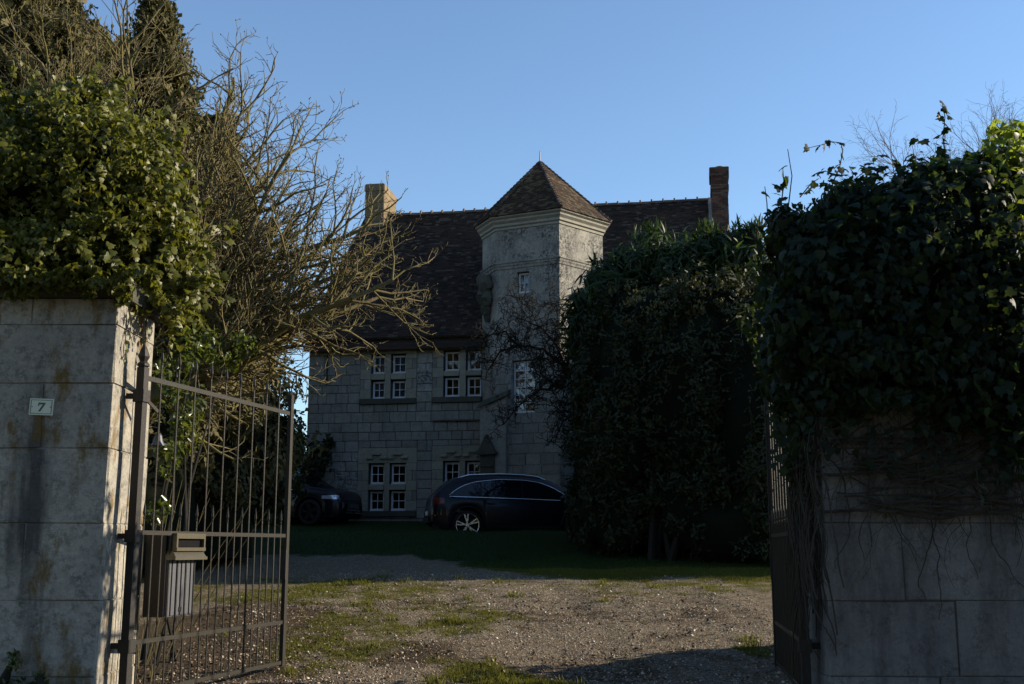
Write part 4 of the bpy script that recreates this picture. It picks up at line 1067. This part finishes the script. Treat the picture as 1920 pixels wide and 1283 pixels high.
    tag(vm.build('bare_stems', M['vine'], root, root.location), kind='stuff')
ivy_right()

# -- generic bare tree
def bare_tree(name, label, base, limbs, cfg, mat, cat='tree', group=None, trunk_r=.16, trunk_top=None, buds=0, twig_sides=3, seed=1, paths=()):
    rr = random.Random(seed); root = tag(empty(name, base), label, cat, group)
    segs = [[] for _ in cfg]; tips = []
    tt = Vector(trunk_top or (base[0], base[1], base[2] + 1.5)); b0 = Vector(base)
    tb = MB(); pts = [b0 + (tt - b0) * (i / 6) + Vector((rr.gauss(0, .03), rr.gauss(0, .03), 0)) * (0 < i) for i in range(7)]; pts[0] = b0 - Vector((0, 0, .15)); tb.tube(pts, [trunk_r * (1.35 if i == 0 else 1.1 - .04 * i) for i in range(7)], 10)
    tb.build('trunk', M[mat], root, base, True)
    for (d, L, r_) in limbs: grow(pts[-1] if len(d) == 3 else pts[int(d[3])], d[:3], L, r_, 0, cfg, segs, tips, rr)
    for pts_, r_ in paths:      # limbs laid out by hand, twigs grown from them
        fine = []
        for a_, b_ in zip(pts_, pts_[1:]):
            k_ = max(2, int((b_ - a_).length / .14)); fine += [a_.lerp(b_, q / k_) + Vector((rr.gauss(0, .018), rr.gauss(0, .03), rr.gauss(0, .018))) for q in range(k_)]
        fine.append(pts_[-1]); m_ = len(fine)
        for q in range(m_ - 1):
            ra = r_ * (1 - .7 * q / m_); rb = r_ * (1 - .7 * (q + 1) / m_); segs[0].append((tuple(fine[q]), tuple(fine[q + 1]), ra, rb))
            for _ in range(3 + (rr.random() < .4)):
                d_ = Vector((rr.gauss(0, 1), rr.gauss(0, .6), rr.gauss(.15, 1))); grow(fine[q + 1], d_, rr.uniform(.25, .80), max(.011, rb * .5), 1, cfg, segs, tips, rr)
    big = [s for l in segs[:2] for s in l]; small = [s for l in segs[2:] for s in l]
    o = np.array(base); sh = lambda ss: [(np.array(s[0]) - o, np.array(s[1]) - o, s[2], s[3]) for s in ss]
    link('limbs', tubes_mesh('limbs', sh(big), 7), root, M[mat], True)
    tag(link('crown', tubes_mesh('crown', sh(small), twig_sides), root, M[mat]), kind='stuff')
    if buds:
        T = [t for t in tips if rr.random() < buds]; P = np.array([t[0] for t in T]) - o; D = np.array([t[1] for t in T])
        X, Y, Z = frames(D, np.zeros(len(P))); V, F = scatter(P, X, Y, Z, np.full(len(P), .020), *([(.5, 0, .2), (0, .5, .2), (-.5, 0, .2), (0, -.5, .2), (0, 0, 1.2), (0, 0, -.3)], [(0, 1, 4), (1, 2, 4), (2, 3, 4), (3, 0, 4), (1, 0, 5), (2, 1, 5), (3, 2, 5), (0, 3, 5)]))
        tag(link('buds', npmesh('buds', V, F), root, M['bud']), kind='stuff')
    print(name, [len(s) for s in segs]); return root
lev = [dict(seg=.28, wig=.085, taper=.35, kids=1.9, ang=(25, 60), len=(.30, .5), bare=.18, bias=(0, 0, .12)),
       dict(seg=.20, wig=.20, taper=.4, kids=1.4, ang=(22, 60), len=(.35, .55), bare=.1, bias=(0, 0, .7)),
       dict(seg=.14, wig=.24, taper=.45, kids=.95, ang=(25, 70), len=(.35, .6), bare=.1, bias=(0, 0, .8)),
       dict(seg=.10, wig=.24, taper=.5, kids=0, ang=(20, 60), len=(.4, .6), bias=(0, 0, 1.2))]
tb_ = (-5.35, 14.6, gz(-5.35, 14.6)); tt_ = Vector((-5.1, 14.5, 3.0))
def to(px, py, Y): v = at(px, py, Y) - tt_; return v
lm = []
for (px, py, Y) in ((590, 225, 15.2), (710, 320, 15.0), (800, 440, 14.8), (790, 550, 14.5), (720, 630, 14.4), (800, 500, 15.0), (660, 660, 14.2), (500, 260, 14.0), (420, 160, 15.0), (330, 60, 15.0), (240, 0, 14.2), (100, 30, 15.0), (20, 120, 14.5), (580, 440, 16.0), (430, 400, 13.6), (180, 60, 13.6), (640, 300, 14.2), (760, 380, 15.4), (730, 520, 14.0), (560, 560, 15.2), (470, 320, 15.5)):
    v = to(px, py, Y); lm.append(((v.x, v.y, v.z), v.length * .86, .068))
bare_tree('bare_tree', 'spreading leafless tree with lichened branches and buds behind the sunny ivy', tb_, lm, lev, 'bark_lit', trunk_r=.19, trunk_top=tt_, buds=.3, seed=21)
# gnarled black tree in front of the tower
lev2 = [dict(rmin=.0085, seg=.18, wig=.20, taper=.4, kids=1.35, ang=(30, 75), len=(.35, .6), bare=.1, bias=(0, 0, -.2)),
        dict(seg=.11, wig=.42, taper=.45, kids=1.15, ang=(35, 85), len=(.4, .65), bare=.1),
        dict(seg=.08, wig=.50, taper=.5, kids=.5, ang=(35, 85), len=(.35, .6), bare=.1),
        dict(seg=.06, wig=.55, taper=.6, kids=0, ang=(30, 80), len=(.4, .6))]
gb_ = at(1100, 1015, 26.8); gb_.z = gz(gb_.x, gb_.y); gt_ = at(1092, 790, 26.8)
PATHS = [([(1092, 790), (1080, 735), (1060, 690), (1020, 655), (970, 648), (935, 662), (918, 692)], .055), ([(1060, 690), (1040, 640), (1010, 612), (975, 598)], .035), ([(1080, 735), (1040, 722), (1000, 738), (962, 772), (944, 796)], .04),
         ([(1088, 775), (1062, 782), (1046, 806), (1040, 832)], .03), ([(1060, 690), (1074, 640), (1066, 598)], .03), ([(970, 648), (945, 622), (914, 632), (898, 650)], .026), ([(1040, 722), (1016, 700), (1002, 672)], .025), ([(1010, 612), (990, 575), (960, 556)], .014), ([(1040, 640), (1046, 590), (1030, 555)], .014)]
bare_tree('gnarled_tree', 'black leafless tree with crooked twigs against the stair tower', tuple(gb_), [], lev2, 'bark_dark', trunk_r=.12, trunk_top=gt_, seed=4, paths=[([at(x, y, 26.8 + .12 * math.sin(x * .05 + y)) for x, y in p], r_) for p, r_ in PATHS])
# far birch beyond the right-hand ivy
lev3 = [dict(seg=.5, wig=.10, taper=.3, kids=1.4, ang=(15, 45), len=(.3, .5), bare=.1, bias=(0, 0, .5)),
        dict(seg=.35, wig=.13, taper=.4, kids=1.2, ang=(20, 50), len=(.4, .6), bare=.1, bias=(0, 0, .2)),
        dict(seg=.25, wig=.16, taper=.5, kids=.9, ang=(20, 50), len=(.4, .6), bare=.1),
        dict(seg=.18, wig=.18, taper=.5, kids=0, ang=(20, 50), len=(.4, .6), bias=(0, 0, -.4))]
bt_ = Vector((15.5, 38, gz(15, 38))); t3 = Vector((15.5, 38, 6.5)); lm = []
for (px, py, Y) in ((1720, 290, 38), (1760, 240, 38.5), (1810, 205, 38), (1860, 190, 37.5), (1920, 180, 38), (1970, 210, 38), (1750, 300, 37), (1890, 230, 39), (1700, 320, 38), (1840, 250, 38.5), (1790, 260, 37.5), (1940, 240, 37.5)):
    v = at(px, py + 12, Y) - t3; lm.append(((v.x, v.y, v.z), v.length * .88, .07))
bare_tree('birch_tree', 'distant leafless birch showing above the dark ivy', tuple(bt_), lm, lev3, 'bark_birch', trunk_r=.2, trunk_top=t3, seed=9)

# -- evergreen masses
def shrub(name, label, base, blobs, parts, core_k=.75, stems=4, cat='shrub', group=None, bark='bark_dark', core=True, sr=1.0):
    root = tag(empty(name, base), label, cat, group)
    st = MB(); rr = random.Random(len(label))
    for i in range(stems):
        t = Vector(blobs[i % len(blobs)][0]); b0 = Vector(base) + Vector((rr.uniform(-.25, .25), rr.uniform(-.25, .25), -.1)); m_ = b0.lerp(t, .5) + Vector((rr.gauss(0, .1), rr.gauss(0, .1), .1)); st.tube([b0, m_, t], [.08 * sr, .05 * sr, .02 * sr], 6)
    st.build('trunk', M[bark], root, base)
    if core: cores(root, blobs, core_k)
    for (nm, bl, n, size, tm, mat, jit, droop, lump, spread, shell) in parts:
        P, N = blob_points(bl, n, lump, spread, shell); zmin = gz(base[0], base[1]) + .05
        keep = P[:, 2] > zmin; leafy(root, nm, P[keep], N[keep], size, tm, M[mat], jit, droop)
    return root
yb = [B(1110, 960, 25.6, 55, 70, .8), B(1230, 985, 24.2, 120, 70, 1.0), B(1400, 985, 22.4, 120, 90, 1.0), B(1200, 780, 24.5, 130, 250, 1.6), B(1130, 850, 25.6, 62, 150, 1.0), B(1320, 740, 23.6, 140, 250, 1.6), B(1420, 800, 22.6, 110, 270, 1.5), B(1180, 960, 24.4, 110, 90, 1.2), B(1340, 960, 23.2, 130, 100, 1.3), B(1290, 660, 24, 110, 120, 1.3), B(1150, 700, 25.0, 75, 110, 1.1)]
far = [((7.2, 22.9, 3.6), (2.4, 1.6, 4.4)), ((10.5, 22.6, 3.8), (2.6, 1.6, 4.6)), ((14, 23.2, 4.2), (2.8, 1.9, 5.2)), ((18, 24, 4.4), (3, 2.2, 5.6)), ((7.5, 27, 4.4), (2.2, 2.4, 5.2)), ((9, 30, 4.6), (2.4, 2.6, 5.8)), ((12, 33, 4.4), (2.4, 2.4, 5.4))]  # yew running on unseen; rearmost masses added to keep sun off the lawn
b0 = (3.2, 24.0, gz(3.2, 24.0))
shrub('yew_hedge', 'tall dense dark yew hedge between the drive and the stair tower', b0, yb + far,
      [('foliage', yb, 70000, (.11, .21), SPRAY, 'yew', .7, None, 60, .20, .80), ('unseen_foliage', far, 9000, (.16, .30), SPRAY, 'yew', .7, None, 40, .22, .7)], .78, 5, 'hedge')
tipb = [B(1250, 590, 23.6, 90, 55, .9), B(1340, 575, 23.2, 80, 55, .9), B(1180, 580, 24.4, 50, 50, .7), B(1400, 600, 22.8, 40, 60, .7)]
shrub('sunlit_yew_top', 'yellowish small-leaved shrub catching light on top of the dark yew', tuple(Vector((3.0, 23.2, gz(3, 23.2)))), tipb,  # no separate shrub: yellowish leaves stand in for sun on the yew top
      [('foliage', tipb, 5200, (.05, .10), OVAL, 'yew_sun', .6, (0, 0, 1.2), 46, .16, .8)], .7, 4)
lb = [B(1220, 510, 25.5, 70, 70, .9), B(1300, 520, 25.0, 90, 75, .9), B(1380, 510, 24.5, 70, 75, .9), B(1140, 560, 25.6, 60, 80, .9), B(1100, 610, 26.0, 42, 80, .8), B(1400, 470, 24.2, 40, 40, .6), B(1340, 470, 24.6, 45, 35, .6)]
shrub('long_leaved_shrub', 'tall shrub with long drooping narrow leaves rising behind the yew', (2.6, 25.8, gz(2.6, 25.8)), lb,
      [('foliage', lb, 8200, (.24, .42), LONG, 'long', .45, (0, 0, -.35), 40, .26, .8), ('upright_shoots', [B(1225, 455, 25.5, 35, 25, .4), B(1335, 450, 24.6, 30, 22, .4), B(1400, 440, 24.2, 30, 20, .4), B(1170, 500, 25.6, 25, 25, .4)], 650, (.25, .42), LONG, 'long', .4, (0, 0, 1.4), 14, .3, .7)], .8, 6)

def conifer(label, base, apex_px, Y, width, n, mat='conifer', seed=3, group='conifers behind the leafless tree', size=(.13, .26)):
    a = at(*apex_px, Y) if apex_px else Vector(base); base = (a.x, a.y, gz(a.x, a.y)); root = tag(empty('conifer_tree', base), label, 'tree', group)
    H = a.z - base[2]; MB().tube([base, (a.x, a.y, a.z - .3)], [.22, .02], 8).build('trunk', M['bark_dark'], root, base)
    nb = 330; zt = rng.uniform(0, 1, nb) ** .8; an = rng.uniform(0, 6.283, nb); k = rng.integers(0, nb, n); s = rng.uniform(.25, 1.0, n) ** .6
    rad = width * (1 - zt) ** .82 * rng.uniform(.75, 1.1, nb); rr = rad[k] * s
    P = np.stack([a.x + rr * np.cos(an[k]), a.y + rr * np.sin(an[k]), base[2] + .15 + H * zt[k] + rr * .55], 1) + rng.normal(size=(n, 3)) * .11
    N = np.stack([np.cos(an[k]), np.sin(an[k]), np.full(n, .4)], 1)
    P[:, 2] = np.minimum(P[:, 2], a.z + .1)
    cb = MB(); m = 12; vs = []; fs = []
    for i in range(9):
        t = i / 8; r_ = width * .45 * (1 - t * .97) ** .9
        for j in range(m): q = 2 * math.pi * j / m; e = 1 + .25 * mnoise.noise((i * .9, j * .7, seed)); vs.append((a.x + r_ * e * math.cos(q), a.y + r_ * e * math.sin(q), base[2] + H * .97 * t + .1))
    for i in range(8):
        for j in range(m): fs.append((i * m + j, i * m + (j + 1) % m, (i + 1) * m + (j + 1) % m, (i + 1) * m + j))
    cb.add(vs, fs); cb.build('dark_filler', M['core'], root, base, True)
    leafy(root, 'crown', P, N, size, SPRAY, M[mat], 1.2, (0, 0, .9))
conifer('tall conifer with brown-green sprays topping out beside the lichened branches', None, (295, 30), 21.0, 3.0, 26000)
conifer('narrow dark conifer just left of the manor gable', None, (405, 245), 22.5, 2.5, 24000, seed=5)
conifer('broad conifer at the far left behind the ivy mound', None, (110, -80), 20.0, 3.6, 28000, seed=8)
for (x, y, h) in ((-11.5, 19, 15), (-13, 24, 16), (-14.5, 29.5, 16), (-13.5, 35, 15)):  # out-of-frame conifers added to cut sky light on the house front
    conifer('large unseen conifer added along the left side of the garden to cut sky light', (x, y, gz(x, y) + h), None, 0, 3.6, 1600, seed=x, group='unseen conifers added along the garden side', size=(.6, 1.1))
for (x, y, h) in ((-26, -15, 15), (-18, -13, 16), (-10, -14, 15), (-2, -13, 16), (6, -14, 15), (14, -13, 16), (22, -15, 15)):  # conifers behind the camera, added to darken the shaded fronts
    conifer('big unseen conifer added across the lane to cut sky light', (x, y, gz(x, y) + h), None, 0, 5.0, 1300, seed=x, group='unseen conifers added across the lane', size=(.8, 1.4))
lw = [B(360, 760, 23.4, 90, 170, 1.2), B(450, 790, 23.6, 90, 160, 1.2), B(400, 900, 23.0, 150, 90, 1.1), B(520, 870, 24.2, 50, 100, .9), B(300, 820, 22.8, 90, 200, 1.2)]
shrub('evergreen_hedge', 'dark evergreen hedge seen through the bars of the mailbox gate', (-5.9, 23.4, gz(-5.9, 23.4)), lw, [('foliage', lw, 24000, (.10, .20), OVAL, 'yew', .7, None, 70, .22, .72)], .62, 5, 'hedge')
iv = [B(330, 690, 12.6, 40, 60, .35), B(345, 770, 12.4, 40, 70, .32), B(320, 850, 12.2, 30, 40, .3), B(300, 960, 11.4, 28, 40, .2), B(370, 640, 13.0, 45, 40, .4), B(430, 650, 13.6, 50, 40, .4)]
shrub('laurel_shrub', 'loose leafy shrub lit by sun behind the gate post', (-3.72, 12.4, gz(-3.7, 12.4)), iv, [('foliage', iv, 1500, (.06, .11), OVAL, 'laurel', .6, (0, 0, -.3), 20, .3, .4)], .5, 6, core=False, sr=.3)
# pale suckers by the post
def suckers():
    root = tag(empty('sucker_stems', (-3.45, 11.2, gz(-3.4, 11.2))), 'pale upright sucker stems growing beside the gate post', 'plant'); mb = MB(); rr = random.Random(3)
    for k in range(12):
        p = Vector((-3.5 + rr.uniform(-.15, .2), 11.2 + rr.uniform(-.2, .4), 0)); d = Vector((rr.uniform(-.05, .45), rr.uniform(-.2, .2), 1)).normalized(); pts = [p.copy()]
        for i in range(7): d = (d + Vector((rr.gauss(.02, .05), rr.gauss(0, .05), 0))).normalized(); p = p + d * rr.uniform(.22, .32); pts.append(p.copy())
        mb.tube(pts, [.005 - .0005 * i for i in range(8)], 4, False)
    mb.build('stems', M['bark_lit'], root, root.location)
suckers()
rb = [B(590, 860, 34.0, 32, 50, .25), B(570, 910, 33.8, 30, 50, .3), B(612, 830, 34.1, 14, 25, .18), B(562, 830, 34.0, 16, 40, .2)]
shrub('climbing_rose', 'dark climbing shrub on the lower corner of the manor wall', (-6.3, 34.0, gz(-6.3, 34)), rb, [('foliage', rb, 1500, (.10, .18), OVAL, 'yew', .6, (0, 0, -.2), 22, .3, .4)], .5, 5, core=False)
hb = [((-7.6, 38.2, 3.4), (1.3, .9, 1.9)), ((-9.6, 38.6, 3.6), (1.4, 1.0, 2.2)), ((-11.8, 38.4, 3.6), (1.4, 1.0, 2.2)), ((-6.6, 37.4, 3.0), (.9, .8, 1.4))]
shrub('garden_hedge', 'low dark hedge running on behind the gable of the manor', (-9, 38.4, gz(-9, 38.4)), hb, [('foliage', hb, 5000, (.14, .24), OVAL, 'yew', .7, None, 30, .24, .7)], .8, 4, 'hedge')
rs = [((4.1, 12.3, .5), (.8, 1.5, .9)), ((5.2, 11.6, .8), (1.2, 1.2, 1.2))]
shrub('garden_shrub', 'rounded evergreen shrub growing behind the shaded pier', (5.4, 12.6, gz(5.4, 12.6)), rs, [('foliage', rs, 4000, (.10, .16), OVAL, 'yew', .6, None, 26, .26, .6)], .84, 4)
tf = [B(18, 1250, 8.93, 26, 22, .06), B(72, 1266, 8.93, 14, 12, .05), B(45, 1290, 8.9, 60, 14, .08)]
shrub('wall_fern', 'small dark fern tuft at the foot of the number-plate pier', (-3.95, 8.92, 0.0), tf, [('foliage', tf, 260, (.03, .06), OVAL, 'laurel', .6, (0, 0, .6), 8, .4, .4)], .5, 3, 'plant', core=False)

# ------------------------------------------------------------------ small things on the ground
def on_ground(n, x0, x1, y0, y1, accept):
    P = []
    while len(P) < n:
        x, y = rnd.uniform(x0, x1), y0 + (y1 - y0) * rnd.random() ** 1.35
        if rnd.random() < accept(x, y): P.append((x, y, gz_fine(x, y)))
    return np.array(P)
P = on_ground(17000, -3.6, 3.6, 9.5, 21, lambda x, y: 1 - .85 * cover(x, y)[0]); n = len(P)
N = np.array([[0, 0, 1.]]) + rng.normal(size=(n, 3)) * .35; X, Y, Z = frames(N, rng.uniform(0, 6.28, n)); S = rng.uniform(.012, .030, n) * np.where(rng.random(n) < .04, 2.4, 1.0)
V, F = scatter(P + np.array([0, 0, .002]), X, Y, Z, S, *STONE); tag(link('gravel', npmesh('gravel', V, F), None, M['pebble']), 'loose pale gravel stones strewn over the drive', 'gravel', kind='stuff')
P = on_ground(5200, -4.2, 3.4, 9.6, 19.5, lambda x, y: min(1, .05 + .95 * cover(x, y)[1] + .12 * cover(x, y)[0])); n = len(P)
N = np.array([[0, 0, 1.]]) + rng.normal(size=(n, 3)) * .55; me, _ = leaf_mesh('dead_leaves', P + np.array([0, 0, .012]), N, (.025, .060), OVAL, .2); tag(link('dead_leaves', me, None, M['litter']), 'brown dead leaves littering the ground behind the gate', 'leaves', kind='stuff')
def blades(name, n, y0, y1, acc, mat, size, label):
    P = on_ground(n, -5.2, 5.2, y0, y1, acc)
    D = np.array([[0, 0, 1.]]) + rng.normal(size=(n, 3)) * .45; D /= np.linalg.norm(D, axis=1, keepdims=True); Nn = np.cross(D, rng.normal(size=(n, 3))); Nn /= np.linalg.norm(Nn, axis=1, keepdims=True); Xx = np.cross(D, Nn)
    V, F = scatter(P, Xx, D, Nn, rng.uniform(*size, n), [(.09, 0, 0), (-.09, 0, 0), (.02, .6, .06), (0, 1, .22)], [(0, 2, 1), (1, 2, 3)])
    tag(link(name, npmesh(name, V, F), None, M[mat]), label, 'grass', kind='stuff')
blades('grass', 42000, 9.5, 21.5, lambda x, y: smooth(.35, .95, cover(x, y)[0]), 'blade', (.018, .05), 'short mossy grass growing in patches along the drive')
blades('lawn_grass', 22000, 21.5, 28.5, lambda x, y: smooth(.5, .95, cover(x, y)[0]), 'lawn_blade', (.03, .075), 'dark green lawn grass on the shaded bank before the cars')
TP_ = []
for k in range(150):
    x, y = rnd.uniform(-3.6, 3.2), rnd.uniform(9.8, 20.5)
    if rnd.random() < max(.03, cover(x, y)[0] - .15) or k > 140: TP_ += [(x + rnd.gauss(0, .07), y + rnd.gauss(0, .07)) for _ in range(rnd.randint(25, 70))]
n = len(TP_); P = np.array([(x, y, gz_fine(x, y)) for x, y in TP_]); D = np.array([[0, 0, 1.]]) + rng.normal(size=(n, 3)) * .38; D /= np.linalg.norm(D, axis=1, keepdims=True)
Nn = np.cross(D, rng.normal(size=(n, 3))); Nn /= np.linalg.norm(Nn, axis=1, keepdims=True); V, F = scatter(P, np.cross(D, Nn), D, Nn, rng.uniform(.05, .12, n), [(.05, 0, 0), (-.05, 0, 0), (.02, .6, .06), (0, 1, .25)], [(0, 2, 1), (1, 2, 3)])
tag(link('grass_tufts', npmesh('grass_tufts', V, F), None, M['blade']), 'loose tufts of longer grass dotted over the drive', 'grass', kind='stuff')
tw_ = MB(); rr = random.Random(8)
for k in range(60):
    x, y = rr.uniform(-3.3, 2.6), rr.uniform(10, 18); a = rr.uniform(0, 6.28); L = rr.uniform(.06, .28); pts = []
    for i in range(4): pts.append((x + math.cos(a) * L * i / 3, y + math.sin(a) * L * i / 3, gz_fine(x, y) + .012 + rr.uniform(0, .01))); a += rr.gauss(0, .3)
    tw_.tube(pts, .004, 4)
tag(tw_.build('fallen_twigs', M['bark_lit']), 'small fallen twigs scattered on the drive', 'twigs', kind='stuff')
